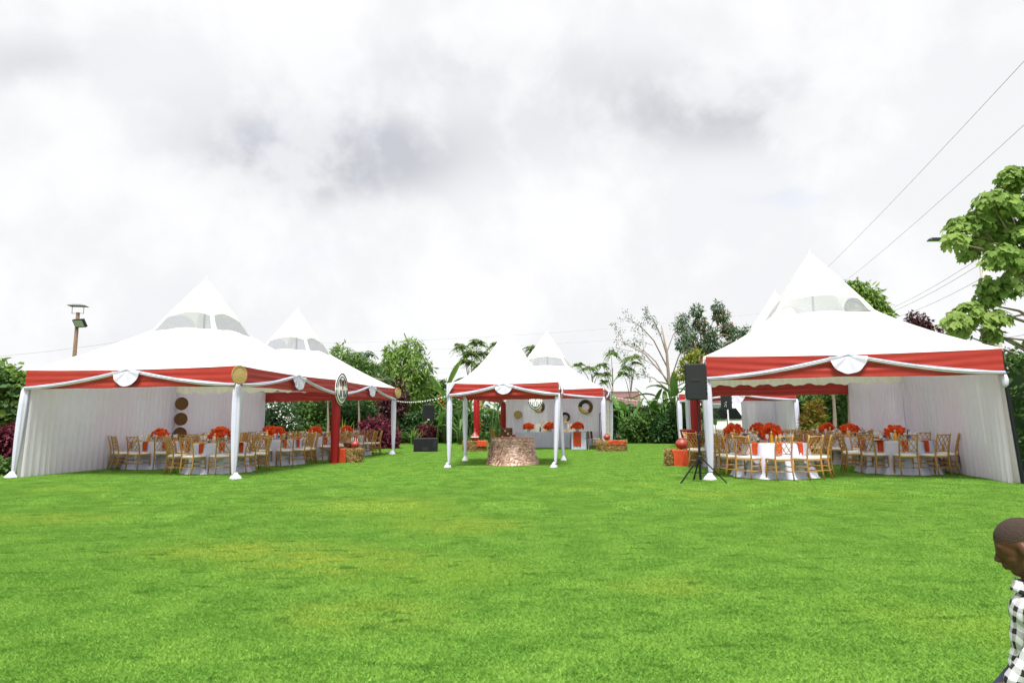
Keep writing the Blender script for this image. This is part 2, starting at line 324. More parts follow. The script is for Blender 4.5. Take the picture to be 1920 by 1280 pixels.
# ------------------------------------------------------------------ tents
def side_frame(sd, Sx, Sy):
    return {'f': ((-Sx/2, -Sy/2), (1, 0), (0, -1), Sx), 'r': ((Sx/2, -Sy/2), (0, 1), (1, 0), Sy),
            'b': ((Sx/2, Sy/2), (-1, 0), (0, 1), Sx), 'l': ((-Sx/2, Sy/2), (0, -1), (-1, 0), Sy)}[sd]
def tent(name, label, cen, rz, Sx, Sy, vb, vt, pk, sides, posts, walls=(), window=True, group=None, fans=True, kink=(.62, .44, .32), prof=1.65):
    T = thing(name, label, 'tent', (cen[0], cen[1], 0), rz, group)
    eave = lambda q: vt-.045*math.sin(math.pi*q)**.8
    def P(sd, q, off, z, splay=0):
        st, d, n, Ln = side_frame(sd, Sx, Sy); return Vector((st[0]+d[0]*Ln*q+n[0]*(off+splay), st[1]+d[1]*Ln*q+n[1]*(off+splay), z))
    # roof: four concave faces, each with its own clear window band under the peak
    NU = 20; roofm = MB(); gk = kink[1]*kink[0]+kink[2]*kink[0]**2
    for sd in 'frbl':
        def RP(i, j):
            s = i/NU; k = 2*s-1
            if window:
                tb = kink[0]-.025+.035*(1-k*k); tt = kink[0]+.062+.036*(1-k*k)
                t = tb*j/7 if j <= 7 else (tb+(tt-tb)*(j-7)/3 if j <= 10 else tt+(.985-tt)*(j-10)/8)
            else: t = .985*j/18
            e = P(sd, s, 0, 0)*(1+.10/Sx); z = eave(s)+(pk-eave(s))*((kink[1]*t+kink[2]*t*t if t < kink[0] else gk+(1-gk)*((t-kink[0])/(1-kink[0]))**.95) if window else t**prof)
            return Vector((e.x*(1-t), e.y*(1-t), z))
        iswin = lambda i, j: window and 7 <= j < 10 and 1 <= i < 19
        vs = [RP(i, j) for j in range(19) for i in range(NU+1)]; q = lambda i, j: j*(NU+1)+i
        roofm.add(vs, [(q(i, j), q(i+1, j), q(i+1, j+1), q(i, j+1)) for j in range(18) for i in range(NU) if not iswin(i, j)])
        if window:
            MB().grid(lambda a, b: RP(1+round(a*18), 7+round(b*3)), 18, 3).build('roof_window', CLEAR, T, True)
    ro = roofm.build('roof', ROOF, T, True); wd_ = ro.modifiers.new('weld', 'WELD'); wd_.merge_threshold = .004; sh_ = ro.data.shade_smooth()
    MB().lathe([(.05, pk-.16), (.03, pk-.05), (.006, pk+.05)], 10).build('peak_cap', ROOF, T, True)
    if window: MB().tube([(0, 0, pk-2.3), (0, 0, pk-.05)], .03, 8).build('king_post', PVCB, T)
    for sd, style in sides.items():
        MB().bar(P(sd, .015, -.04, vt-.09), P(sd, .985, -.04, vt-.09), .05, .05).build('eave_beam', PVCB, T)
        if style == 'red':
            ph = rng.random()*6
            def vp(a, b):
                z0 = eave(a)-.006; z1 = vb+.02*math.sin(math.pi*a)+.007*math.sin(11*a+ph)+.004*math.sin(29*a); z = z0+(z1-z0)*b
                rip = (.006+.012*math.exp(-((a-.5)/.22)**2))*math.sin(19*b+3.2*math.sin(3*a+ph)+7*abs(a-.5)+ph)*math.sin(math.pi*min(1, max(0, b*1.02)))+.004*math.sin(47*b+14*a+4*math.sin(5*a))
                return P(sd, a, .055+rip+.015*b, z)
            MB().grid(vp, 44, 14).build('valance', RED, T, True)
            zt, zb = vt-.055, vb+.045
            for hv in (0, 1):
                def sp(a, b):
                    q = .5+(a*.5 if hv else -a*.5); zc = zb+(zt-zb)*(1-a)**1.65
                    wd = .068+.030*math.sin(math.pi*a)+.008*math.sin(9*a+hv); fold = .013*math.cos(b*math.pi*5+1.5*math.sin(a*7))
                    return P(sd, q, .085+.028*math.sin(math.pi*b)+fold+.01, zc+wd*(.5-b))
                MB().grid(sp, 26, 10).build('swag', WHITE, T, True)
            if fans:
                rr = .37 if Sx > 4 else .27
                def fp(a, b):
                    th = math.pi*(1.04+.92*a); r = rr*b*(1+.012*math.cos(a*28)); fold = .010*b**.7*math.cos(a*math.pi*9+1.6*math.sin(a*5))
                    Ln = side_frame(sd, Sx, Sy)[3]
                    return P(sd, .5+r*math.cos(th)/Ln*1.0, .125+fold+.03*b, zt+.02+r*math.sin(th)*1.12-.05*(1-b))
                MB().grid(fp, 66, 8).build('swag_fan', WHITE, T, True)
        elif style == 'ruffle':
            def rp(a, b):
                z0 = vt-.02; z1 = vb+.13+.03*math.sin(a*60)+.015*math.sin(a*131)
                return P(sd, a, -.10+.016*math.sin(a*190+2*math.sin(a*31))*(.4+.6*b), z0+(z1-z0)*b)
            MB().grid(rp, 160, 5).build('ruffled_pelmet', LINING, T, True)
        elif style == 'plain':
            MB().grid(lambda a, b: P(sd, a, .05+.008*math.sin(a*50), eave(a)-.006+(vb-vt)*b), 40, 4).build('valance', WALLM, T, True)
    CR = {'fl': (-Sx/2, -Sy/2), 'fr': (Sx/2, -Sy/2), 'br': (Sx/2, Sy/2), 'bl': (-Sx/2, Sy/2)}
    for c, style in posts.items():
        x, y = CR[c]; lean = Vector((0, 0, 0))
        if isinstance(style, tuple): lean = Vector(style[1]); style = style[0]
        if style == 'steel':
            MB().tube([Vector((x, y, vt-.05)), Vector((x, y, 0))+lean], .04, 10).build('post', STEEL, T)
            tie = MB().lathe([(.03, 0), (.06, .05), (.065, .15), (.048, .26)], 12, (x*1.004, y*1.004, vb-.25), fn=lambda r, z, a: r*(1+.15*math.cos(5*a+z*20))); tie.build('cloth_tie', WHITE, T, True)
            continue
        MB().tube([Vector((x, y, vt-.06)), Vector((x, y, .02))+lean], .025, 8).build('post', PVCB, T)
        ph = rng.random()*6; m = WHITE if style == 'white' else REDD; k0 = .86 if Sx > 4 else .66
        prof_ = [(.062*k0, vb+.07), (.105*k0, vb-.02), (.118*k0, vb-.35), (.112*k0, vb*.62), (.098*k0, vb*.4), (.078*k0, vb*.22), (.058*k0, .2), (.045*k0, .12)]
        if style == 'red': prof_ = [(.08, vb+.07), (.13, vb-.05), (.135, vb*.6), (.125, vb*.35), (.11, .1), (.12, .012)]
        dm = MB(); n = 28; vs = []
        for (r, z) in prof_:
            for j in range(n):
                a = 2*math.pi*j/n; r2 = r*(1+.10*math.cos(6*a+ph+z*.8)+.06*math.cos(11*a+2*ph-z)); f_ = 1-max(0, z)/vt
                vs.append((x+lean.x*f_+r2*math.cos(a), y+lean.y*f_+r2*math.sin(a), z))
        k = len(prof_); dm.add(vs, [(i*n+j, (i+1)*n+j, (i+1)*n+(j+1) % n, i*n+(j+1) % n) for i in range(k-1) for j in range(n)]+[tuple(range(n))])
        d = dm.build('post_drape', m, T, True)
        if style == 'white':
            fa = rng.random()*6.28
            MB().lathe([(.045*k0, .16), (.07*k0, .12), (.12*k0, .07), (.15*k0, .03), (.155*k0, .004)], 26, (x+lean.x+.03*math.cos(fa), y+lean.y+.03*math.sin(fa), 0),
                       fn=lambda r, z, a: r*(1+.22*math.cos(a-fa)+.09*math.cos(5*a+ph)+.06*math.cos(9*a-ph)), cap=True).build('drape_foot', m, d, True)
    for (sd, q0, q1, splay) in walls:
        Ln = side_frame(sd, Sx, Sy)[3]; top = vt-.08; off = .0
        def W(q, z, o=0): return P(sd, q, off+o, z, splay*(1-z/top))
        us = [q0, q0+(q1-q0)*.13, q0+(q1-q0)*.34, q0+(q1-q0)*.60, q0+(q1-q0)*.83, q1]; zs = [.015, .72, 2.08, top]
        wm = MB()
        for i in range(5):
            for j in range(3):
                if j == 1 and i in (1, 3): continue
                wm.grid(lambda a, b: W(us[i]+(us[i+1]-us[i])*a, zs[j]+(zs[j+1]-zs[j])*b), 2, 2)
        wl = wm.build('wall', WALLM, T)
        for i in (1, 3):
            pn = MB().grid(lambda a, b: W(us[i]+(us[i+1]-us[i])*a, zs[1]+(zs[2]-zs[1])*b, .004), 2, 2).build('window_pane', PANE, wl)
            for fz in (.2, .4, .6, .8):
                MB().bar(W(us[i], zs[1]+(zs[2]-zs[1])*fz, .006), W(us[i+1], zs[1]+(zs[2]-zs[1])*fz, .006), .012, .035).build('window_bar', WALLM, wl)
            um = (us[i]+us[i+1])/2; MB().bar(W(um, zs[1], .012), W(um, zs[2], .012), .012, .035).build('window_bar', WALLM, wl)
        # pleated voile hung inside the wall
        pl = int((q1-q0)*Ln/.15); nn = pl*5; jit = rng.normal(0, .35, nn+1).cumsum()*.75; amp = .55+.9*np.convolve(rng.random(nn+9), np.ones(9)/9, 'valid')[:nn+1]**1.5
        def cp(a, b):
            u = q0+(q1-q0)*a; z = top-.02-(top-.03)*b; i = int(round(a*nn))
            return P(sd, u, -.12-.02*b+(.010+.022*b)*amp[i]*math.sin(2*math.pi*pl*a*.8+jit[i])+.012*math.sin(a*23+b*3), z, splay*(1-z/top))
        MB().grid(cp, nn, 10).build('curtain', SHEER, T, True)
    return T, P
def centre(o, rz, S, D, j): u = Vector((math.cos(rz), math.sin(rz))); v = Vector((-math.sin(rz), math.cos(rz))); return Vector(o)+u*S/2+v*D*(j+.5)
aL = R(-9); oL = (-12.0, 15.85); SL = (5.65, 5.4)
c1 = centre(oL, aL, *SL, 0); c2 = centre(oL, aL, *SL, 1)
T1, P1 = tent('marquee_tent', 'front white marquee with red valance over tables on the left of the lawn', c1, aL, *SL, 2.13, 2.62, 5.45,
     dict(f='red', r='red', b='ruffle', l='plain'), dict(fl=('white', (-.14, -.05, 0)), fr='white'), [('l', 0, 1, .10)], group='marquees around the lawn', kink=(.68, .52, .165))
T2, P2 = tent('marquee_tent', 'rear white marquee joined behind the left one, with a red draped post', c2, aL, *SL, 2.13, 2.62, 5.45,
     dict(r='red', b='red', l='plain'), dict(fl='white', fr='red', br='white', bl='white'), [('l', 0, 1, .05)], group='marquees around the lawn', kink=(.68, .52, .165))
aR = R(-13); oR = (4.25, 14.0); SR = (5.66, 5.2)
c5 = centre(oR, aR, *SR, 0); c6 = centre(oR, aR, *SR, 1)
T5, P5 = tent('marquee_tent', 'front white marquee with red valance beside the tripod speaker on the right', c5, aR, *SR, 2.13, 2.66, 5.5,
     dict(f='red', l='red', b='ruffle', r='plain'), dict(fl='white', fr=('steel', (.14, -.04, 0))), [('r', 0, 1, .13)], group='marquees around the lawn')
T6, P6 = tent('marquee_tent', 'rear white marquee joined behind the right one, its back open to the garden', c6, aR, *SR, 2.13, 2.66, 5.5,
     dict(l='red', b='red', r='plain'), dict(fl='red', fr='white', br='white', bl='white'), [('r', 0, 1, .05)], group='marquees around the lawn')
a3 = R(-4); c3 = centre((-1.76, 18.05), a3, 3.05, 3.05, 0)
T3, P3 = tent('gazebo_tent', 'small square white gazebo with red valance over the ruffled cake table', c3, a3, 3.05, 3.05, 1.97, 2.36, 4.2,
     dict(f='red', r='red', b='red', l='red'), dict(fl=('white', (-.02, 0, 0)), fr=('white', (-.12, 0, 0)), br=('white', (.14, .1, 0)), bl='white'), window=False, prof=1.75)
cpm = MB().grid(lambda a, b: Vector((-1.525-.075+(.24*(1-b))*a+.004, -1.525-.13+.006*math.sin(a*14), 2.345-.40*b)), 10, 8); cpm.build('corner_panel', WHITE, T3, True)
a4 = R(-12); c4 = centre((-1.6, 28.6), a4, 5.6, 5.4, 0)
T4, P4 = tent('marquee_tent', 'white marquee with red valance over the head table behind the gazebo', c4, a4, 5.6, 5.4, 2.2, 2.66, 5.55,
     dict(f='red', r='red', b='ruffle', l='red'), dict(fl='red', fr='white', br='white', bl='red'), [('b', 0, .97, 0), ('r', .25, 1, 0)], group='marquees around the lawn')
a7 = R(-14); c7 = centre((7.4, 28.5), a7, 4.8, 5.0, 0)
T7, P7 = tent('marquee_tent', 'far white marquee with half a back curtain, in front of the parked van', c7, a7, 4.8, 5.0, 2.05, 2.42, 4.6,
     dict(f='red', l='red', b='ruffle', r='red'), dict(fl='white', fr='white', br='white', bl='white'), [('b', 0, .36, 0), ('r', 0, 1, 0)], group='marquees around the lawn')
TW = lambda T, p: T.matrix_basis @ Vector(p)

# ------------------------------------------------------------------ chairs, tables and what lies on them
def make_chair():
    t = thing('lattice_chair', 'gold lattice chair', 'chair')
    cm = MB().box((0, 0, .465), (.385, .385, .045)); c = cm.build('cushion', CUSH, t, True); bevel(c, .018, 3)
    fm = MB()
    for s in (-1, 1): fm.bar((s*.185, -.19, .432), (s*.195, .195, .432), .026, .03)
    fm.bar((-.185, -.195, .432), (.185, -.195, .432), .026, .028); fm.bar((-.195, .195, .432), (.195, .195, .432), .026, .028); fm.build('seat_frame', GOLD, t)
    fl = MB().tube([(0, 0, .42), (0, .01, .22), (0, .015, 0)], [.020, .018, .015], 8).mesh('leg', GOLD, True)
    bl = MB().tube([(0, -.065, 0), (0, -.015, .25), (0, 0, .44), (0, -.02, .62), (0, -.062, .80), (0, -.105, .955)], [.015, .018, .020, .018, .016, .014], 8).mesh('back_leg', GOLD, True)
    for s in (-1, 1):
        link('leg', fl, t, (s*.192, .185, 0)); link('back_leg', bl, t, (s*.178, -.195, 0))
    ss = MB().tube([(0, -.215, 0), (0, .2, 0)], .0105, 6).mesh('stretcher', GOLD, True); fs = MB().tube([(-.19, 0, 0), (.19, 0, 0)], .0105, 6).mesh('stretcher', GOLD, True)
    for s in (-1, 1):
        for z in (.19, .29): link('stretcher', ss, t, (s*.186, 0, z))
    for z in (.22, .32): link('stretcher', fs, t, (0, .195, z))
    link('stretcher', fs, t, (0, -.225, .2), scale=(.93, 1, 1))
    by = lambda z: -.195-.19*max(0, z-.5)**1.1-.012
    MB().tube([(-.176, by(.90)-.012, .912), (0, by(.90)-.022, .925), (.176, by(.90)-.012, .912)], .0125, 8).build('top_rail', GOLD, t, True)
    MB().tube([(-.176, by(.56), .56), (.176, by(.56), .56)], .010, 8).build('lower_rail', GOLD, t, True)
    lm = MB()
    for i in range(3):
        x0, x1 = -.165+.11*i, -.165+.11*(i+1)
        for (a, b) in ((x0, x1), (x1, x0)):
            lm.bar((a, by(.57), .565), (b, by(.735)-.004, .735), .014, .012); lm.bar((b, by(.735)-.004, .735), (a, by(.90)-.012, .905), .014, .012)
    lm.build('lattice', GOLD, t)
    return t
CH0 = make_chair(); ch_used = [False]; chair_xy = []
def chair(x, y, rz, label, group):
    if ch_used[0]: o = copy_tree(CH0)
    else: o = CH0; ch_used[0] = True
    o.location = (x, y, 0); o.rotation_euler = (0, 0, rz); o['label'] = label; o['group'] = group; chair_xy.append((x, y)); return o
def cloth_mesh(r, h, seed, flare=.10, nf=13):
    rs = np.random.default_rng(seed); ph = rs.random(4)*6.28
    def fn(rr, z, a):
        d = 1-z/h
        if z > h-.012: return rr
        return rr*(1+flare*d**1.3*.6+(.055*math.cos(nf*a+ph[0])+.03*math.cos((nf-4)*a+ph[1])+.02*math.cos(23*a+ph[2]))*min(1, d*1.5))
    prof = [(.001, h), (r*.5, h), (r*.96, h), (r, h-.006), (r*1.005, h-.025), (r*1.01, h-.12), (r*1.02, h-.28), (r*1.03, h-.45), (r*1.04, h-.6), (r*1.07, .06), (r*1.12, .008)]
    return MB().lathe(prof, 110, fn=fn, cap=False).mesh('tablecloth', CLOTH, True)
def bloom_mesh():
    m = MB(); rs = random.Random(3)
    for ring, (n, r, z, op) in enumerate(((6, .046, .0, 1.0), (6, .036, .014, .72), (5, .022, .026, .4))):
        for k in range(n):
            a = 2*math.pi*(k+.5*ring)/n+rs.uniform(-.15, .15); ca, sa = math.cos(a), math.sin(a); w = r*.62
            p = lambda rad, side, zz: (ca*rad-sa*side, sa*rad+ca*side, zz)
            m.add([p(.004, -.004, z-.012), p(.004, .004, z-.012), p(r*.8, w, z+.012), p(r*1.15*op+.012, 0, z+.022+.012*(1-op)), p(r*.8, -w, z+.012)], [(0, 1, 2, 3), (0, 3, 4)])
    return m.mesh('bloom', BLOOM)
BL = bloom_mesh()
VASE = MB().lathe([(.05, 0), (.075, .03), (.08, .08), (.06, .13), (.07, .15)], 16).mesh('vase', PORC, True)
def centrepiece(x, y, z, label, rad=.24, n=46, group='orange flower centrepieces', hgt=.30):
    t = thing('flower_centrepiece', label, 'flowers', (x, y, z), rng.random()*6, group); link('vase', VASE, t)
    for k in range(n):
        ct = 1-1.15*(k+.5)/n; st = math.sqrt(max(0, 1-ct*ct)); a = k*2.39996+rng.normal(0, .12); q = rad*(.72+.42*rng.random()); nrm = Vector((st*math.cos(a), st*math.sin(a), ct))
        o = link('bloom', BL, t, (nrm.x*q, nrm.y*q, hgt*.55+nrm.z*q*.82)); o.rotation_mode = 'QUATERNION'; o.rotation_quaternion = nrm.to_track_quat('Z', 'Y'); s_ = (.95+.55*rng.random())*rad/.22; o.scale = (s_,)*3
    lm = MB()
    for k in range(26):
        a = rng.random()*6.28; b = -.2+.5*rng.random(); d = Vector((math.cos(a)*math.cos(b), math.sin(a)*math.cos(b), math.sin(b))); s = d.cross(Vector((0, 0, 1))).normalized(); p = d*rad*.6+Vector((0, 0, hgt*.5))
        lm.add([p, p+d*rad*.35+s*.025, p+d*rad*.62, p+d*rad*.35-s*.025], [(0, 1, 2, 3)])
    lm.build('leaves', LF_MID, t); return t
NAPK = None
def napkin_mesh():
    m = MB()
    def fn(a, b):
        x = (a-.5)*.13*(1+.06*math.sin(b*5)); s = b*.40
        if s < .14: y, z = .14-s, .004+.003*math.sin(a*9)
        else: y, z = -.02-.010*math.sin((s-.14)*9)-.006*math.cos(a*6), .004-(s-.14)
        return (x, y, z)
    return m.grid(fn, 8, 18).mesh('napkin', ORANGE, True)
NAPK = napkin_mesh()
MATM = MB().lathe([(.001, 0), (.155, 0), (.16, .004), (.15, .010), (.11, .007), (.001, .007)], 28, cap=False).mesh('charger_plate', RAFF, True)
GL_ = MB().lathe([(.032, 0), (.033, .006), (.006, .012), (.005, .075), (.03, .10), (.04, .14), (.034, .19)], 14).mesh('wine_glass', GLASS, True)
def bottle_mesh(m, h, r): return MB().lathe([(r*.9, 0), (r, .01), (r, h*.58), (r*.75, h*.68), (r*.36, h*.8), (r*.34, h*.93)], 14).mesh('bottle', m, True)
def capm(m, r): return MB().lathe([(r, 0), (r, .025), (r*.8, .03)], 10).mesh('cap', m)
def labm(m, h, r): return MB().lathe([(r*1.02, h*.22), (r*1.02, h*.52)], 14, cap=False).mesh('wrapper', m, True)
BOT = {'water': (bottle_mesh(GLASS, .24, .034), capm(BLUE, .016), labm(BLUE, .24, .034), .223), 'dark': (bottle_mesh(DARKB, .23, .035), capm(BLK, .015), labm(BLUE, .23, .035), .214),
       'green': (bottle_mesh(GREENB, .22, .032), capm(SILVER, .014), labm(PORC, .22, .032), .205), 'juice': (bottle_mesh(YELB, .24, .036), capm(PORC, .016), labm(YELB, .24, .036), .223)}
BNAME = {'water': 'water bottle', 'dark': 'dark bottle', 'green': 'green bottle', 'juice': 'yellow bottle'}
OR4 = ['first', 'second', 'third', 'fourth']
def places(a, b): return ['at the camera end']+['%s along the %s side' % (q, a) for q in OR4]+['at the far end']+['%s along the %s side' % (q, b) for q in OR4[::-1]]
DIRW = {'L': places('lawn', 'curtain'), 'R': places('curtain', 'lawn')}
tables = []
def dining(x, y, base, side, desc, skip=(), full=True, runner=None, flowers=.24, seed=0):
    """a round dressed table with its chairs and settings; base = angle of one chair, the rest every 45 degrees"""
    r, h = .76, .765
    t = thing('round_table', 'cloth-covered round table standing as %s' % desc, 'table', (x, y, 0), 0, 'round dining tables')
    MB().lathe([(r*.97, h-.04), (r*.985, h-.03), (r*.985, h-.012)], 32).build('table_top', GOLD, t)
    for k in range(4): MB().tube([(.42*math.cos(k*math.pi/2+.7), .42*math.sin(k*math.pi/2+.7), 0), (.4*math.cos(k*math.pi/2+.7), .4*math.sin(k*math.pi/2+.7), h-.04)], .016, 6).build('leg', STEEL, t)
    c = link('tablecloth', cloth_mesh(r, h, seed), None, (x, y, 0)); tag(c, 'white floor-length cloth draped over %s' % desc, 'tablecloth', 'white round tablecloths')
    tables.append((x, y))
    centrepiece(x, y, h, 'dome of orange-red flowers on %s' % desc, flowers)
    for k in range(10):
        ang = base+36*k; d = DIRW[side][round((ang+90)/36) % 10]; a = R(ang); ca, sa = math.cos(a), math.sin(a)
        if ang not in skip and (ang-360) not in skip:
            rr = 1.0+rng.normal(0, .025); px, py = x+ca*rr, y+sa*rr
            if all((px-u)**2+(py-v)**2 > .41**2 for u, v in chair_xy) and all((px-u)**2+(py-v)**2 > 1.02**2 for u, v in tables[:-1]+PLANNED if (u, v) != (x, y)):
                chair(px, py, a+math.pi/2+rng.normal(0, .13), 'gold chair, %s of %s' % (d, desc), 'gold chairs at the round tables')
        if full:
            a2 = a+R(3); m = link('charger_plate', MATM, None, (x+math.cos(a2)*.57, y+math.sin(a2)*.57, h+.004)); tag(m, 'charger plate, %s of %s' % (d, desc), 'plate', 'straw charger plates')
            n = link('napkin', NAPK, None, (x+math.cos(a2)*(r+.01), y+math.sin(a2)*(r+.01), h+.013), a2+math.pi/2); tag(n, 'orange napkin, %s of %s' % (d, desc), 'napkin', 'orange napkins')
            a3_ = a+R(17); gl = link('wine_glass', GL_, None, (x+math.cos(a3_)*.44, y+math.sin(a3_)*.44, h+.003)); tag(gl, 'stemmed glass, %s of %s' % (d, desc), 'glass', 'stemmed glasses')
    kinds = ['water', 'dark', 'water', 'green', 'juice'] if full else ['water', 'dark']
    cnt = {}
    for k, b in enumerate(kinds):
        a = R(base+20+360/len(kinds)*k+rng.normal(0, 12)); bm, cm, lm, ch = BOT[b]; q = .31+.04*rng.random()
        o = link('bottle', bm, None, (x+math.cos(a)*q, y+math.sin(a)*q, h+.003)); link('cap', cm, o, (0, 0, ch)); link('wrapper', lm, o)
        tag(o, '%s, %s of %s' % (BNAME[b], DIRW[side][round((math.degrees(a)+90)/36) % 10], desc), 'bottle', 'bottles on %s' % desc[:40])
    if runner is not None:
        a = R(runner); rm = MB()
        def fn(u, v):
            xx = (u-.5)*(.26+.10*v); s = v*1.32
            if s < .55: return (xx, .55-s, .006+.003*math.sin(u*8))
            dz = s-.55; return (xx*(1+.25*dz), -.035-.012*math.cos(u*17)-.16*dz-.012*math.sin(dz*7), max(.012, .006-dz))
        rm.grid(fn, 10, 30); o = rm.build('table_runner', RUST, None, True, (x+math.cos(a)*(r+.02), y+math.sin(a)*(r+.02), h+.006), a+math.pi/2)
        tag(o, 'rust orange runner falling to the grass from %s' % desc, 'runner', 'rust table runners')
TBL = [(-10.35, 18.95, -90, 'L', 'the curtain-side table of the front left tent', (), 20, 1),
       (-7.78, 17.2, -65, 'L', 'the front lawn-side table of the left tent', (), -28, 2),
       (-7.35, 20.1, -55, 'L', 'the second lawn-side table of the left tent', (), 100, 3),
       (-6.95, 22.75, -50, 'L', 'the third lawn-side table of the left tent', (), 10, 4),
       (-6.45, 25.15, -18, 'L', 'the last lawn-side table of the left tent', (), 0, 5),
       (-9.85, 21.8, -70, 'L', 'the middle curtain-side table of the left tent', (), 120, 6),
       (-9.3, 24.7, -40, 'L', 'the last curtain-side table of the left tent', (), 120, 7),
       (5.9, 14.75, -69, 'R', 'the front table beside the tripod speaker', (), -158, 8),
       (9.2, 15.55, -75, 'R', 'the front curtain-side table of the right tent', (), -152, 9),
       (6.1, 17.85, -60, 'R', 'the second lawn-side table of the right tent', (), 80, 10),
       (7.95, 20.9, -80, 'R', 'the last lawn-side table of the right tent', (), 80, 11),
       (9.7, 18.6, -65, 'R', 'the middle curtain-side table of the right tent', (), -150, 12),
       (10.4, 21.4, -65, 'R', 'the last curtain-side table of the right tent', (), 60, 13)]
PLANNED = [(a[0], a[1]) for a in TBL]
for i, (x, y, b, s, d, sk, ru, seed) in enumerate(TBL): dining(x, y, b, s, d, sk, True, ru, .20+.035*((i*7) % 4)/3+(.03 if i == 7 else 0), seed)

# ------------------------------------------------------------------ woven discs and masks hung on the tents
def disc(name, label, loc, rz, rx, rz_, m, group, tilt=0):
    o = thing(name, label, 'wall decor', loc, rz, group)
    def dn(mb): return MB().add([(p[0], -p[2], p[1]) for p in mb.v], mb.f)
    b = MB().lathe([(.001, .03), (.3, .026), (.62, .018), (.9, .012), (.985, .03), (1.0, .012), (.985, -.01), (.001, -.012)], 40, cap=False); b.v = [(x*rx, y*rz_, z) for x, y, z in b.v]
    dn(b).build('disc', m, o, True)
    for k, q in enumerate((.3, .55, .8)):
        tb = MB().tube([(math.cos(a)*q*rx, math.sin(a)*q*rz_, .027-.012*q) for a in np.linspace(0, 2*math.pi, 33)], .006, 6, False); dn(tb).build('coil', m, o, True)
    return o
pB = TW(T1, P1('f', 1, .0, 0)); disc('woven_disc', 'round pale straw disc on the front corner of the left marquee', (pB.x+.10, pB.y-.17, 2.39), R(46), .18, .22, WICK, 'straw discs')
pE = TW(T2, P2('r', 1, .0, 0)); disc('woven_disc', 'round pale straw disc on the far corner of the left marquee', (pE.x+.16, pE.y-.04, 2.42), R(60), .18, .21, WICK, 'straw discs')
pW = TW(T1, P1('l', 0, -.28, 0))
for k, z in enumerate((1.92, 1.42, .95)):
    disc('woven_disc', ['top', 'middle', 'lowest'][k]+' brown wicker disc hung on the curtain pole of the left marquee', (pW.x+.05, pW.y-.1, z), R(20), .20, .21, WICKD, 'brown wicker discs')
def mask(label, loc, rz, w_, h_):
    o = thing('striped_mask', label, 'wall decor', loc, rz, 'striped oval masks')
    def shape(q, t): a = t*2*math.pi; return (w_*q*math.sin(a)*(1-.18*abs(math.cos(a))**3), h_*q*math.cos(a))
    n = 48; b = MB(); prof = [(.0, .05), (.4, .045), (.8, .03), (1.0, .008), (1.0, -.01), (0, -.012)]
    vs = [(shape(q, j/n)[0], -d, shape(q, j/n)[1]) for q, d in prof for j in range(n)]
    b.add(vs, [(i*n+j, i*n+(j+1) % n, (i+1)*n+(j+1) % n, (i+1)*n+j) for i in range(len(prof)-1) for j in range(n)]); b.build('oval', PORC, o, True)
    for q in (.93, .72):
        MB().tube([(shape(q, j/n)[0], -.022-.03*(1-q), shape(q, j/n)[1]) for j in range(n+1)], w_*.055, 6, False).build('black_band', BLK, o, True)
    for sx in (-.42, -.18, .18, .42):
        for (z0, z1) in ((.16, .56), (-.5, -.08)):
            MB().bar((sx*w_, -.046, z0*h_), (sx*w_*.8, -.046, z1*h_), w_*.11, .02).build('black_stripe', BLK, o)
    MB().bar((0, -.052, -.05*h_), (0, -.052, .5*h_), w_*.10, .02).build('red_stripe', RED, o)
    MB().lathe([(w_*.16, 0), (w_*.14, .02)], 12).build('knob', BLK, o).location = (0, -.05, -.62*h_)
    return o
pM = TW(T2, P2('r', 0, .0, 0)); mask('black and white striped oval mask above the red post of the left tent', (pM.x+.17, pM.y-.03, 2.33), R(64), .29, .52)
p4 = TW(T4, P4('f', .475, .0, 0)); mask('black and white striped oval mask hung from the head table tent', (p4.x, p4.y-.16, 2.14), R(-12), .32, .42)
# ------------------------------------------------------------------ loudspeakers
def cabinet(t, w_, d_, h_, z0):
    c = MB().box((0, 0, z0+h_/2), (w_, d_, h_)).build('cabinet', BLACK, t); bevel(c, .018, 2)
    MB().box((0, -d_/2-.006, z0+h_*.5), (w_*.9, .012, h_*.93)).build('grille', GRILL, c)
    for s in (-1, 1):
        hm = MB().box((s*(w_/2+.002), 0, z0+h_*.54), (.012, .17, .05)); bevel(hm.build('handle', BLK, c), .004)
    pn = MB().box((0, d_/2+.004, z0+h_*.33), (w_*.42, .01, h_*.40)).build('connector_panel', GRILL, c)
    for (x, z, sx, sz) in ((-.03, .53, .05, .035), (.035, .44, .03, .02), (-.04, .43, .022, .03), (.0, .36, .03, .05), (-.035, .25, .018, .09), (.035, .24, .03, .05)):
        MB().box((x, d_/2+.013, z0+h_*z), (sx, .012, sz)).build('connector', SILVER, c)
    return c
def tripod(label, loc, rz, top, spread=.5, group='speaker stands'):
    t = thing('speaker_stand', label, 'stand', loc, rz, group)
    MB().tube([(0, 0, .06), (0, 0, .95)], .026, 12).build('lower_tube', STEEL, t); MB().tube([(0, 0, .9), (0, 0, top)], .018, 12).build('pole', STEEL, t)
    MB().lathe([(.04, .9), (.042, .98), (.03, 1.0)], 12).build('collar', BLACK, t); MB().lathe([(.05, .46), (.052, .54), (.04, .56)], 12).build('hub', BLACK, t)
    k = MB().lathe([(.018, 0), (.02, .03), (.012, .04)], 8).build('knob', BLACK, t, loc=(.03, -.02, .93)); k.rotation_euler = (0, R(90), 0)
    for a in (R(205), R(-25), R(90)):
        c, s = math.cos(a), math.sin(a); MB().bar((c*.04, s*.04, .5), (c*spread, s*spread, .012), .028, .022).build('leg', STEEL, t)
        MB().bar((c*.03, s*.03, .2), (c*spread*.55, s*spread*.55, .225), .016, .014).build('brace', STEEL, t)
    return t
sp = Vector((3.86, 13.42, 0))
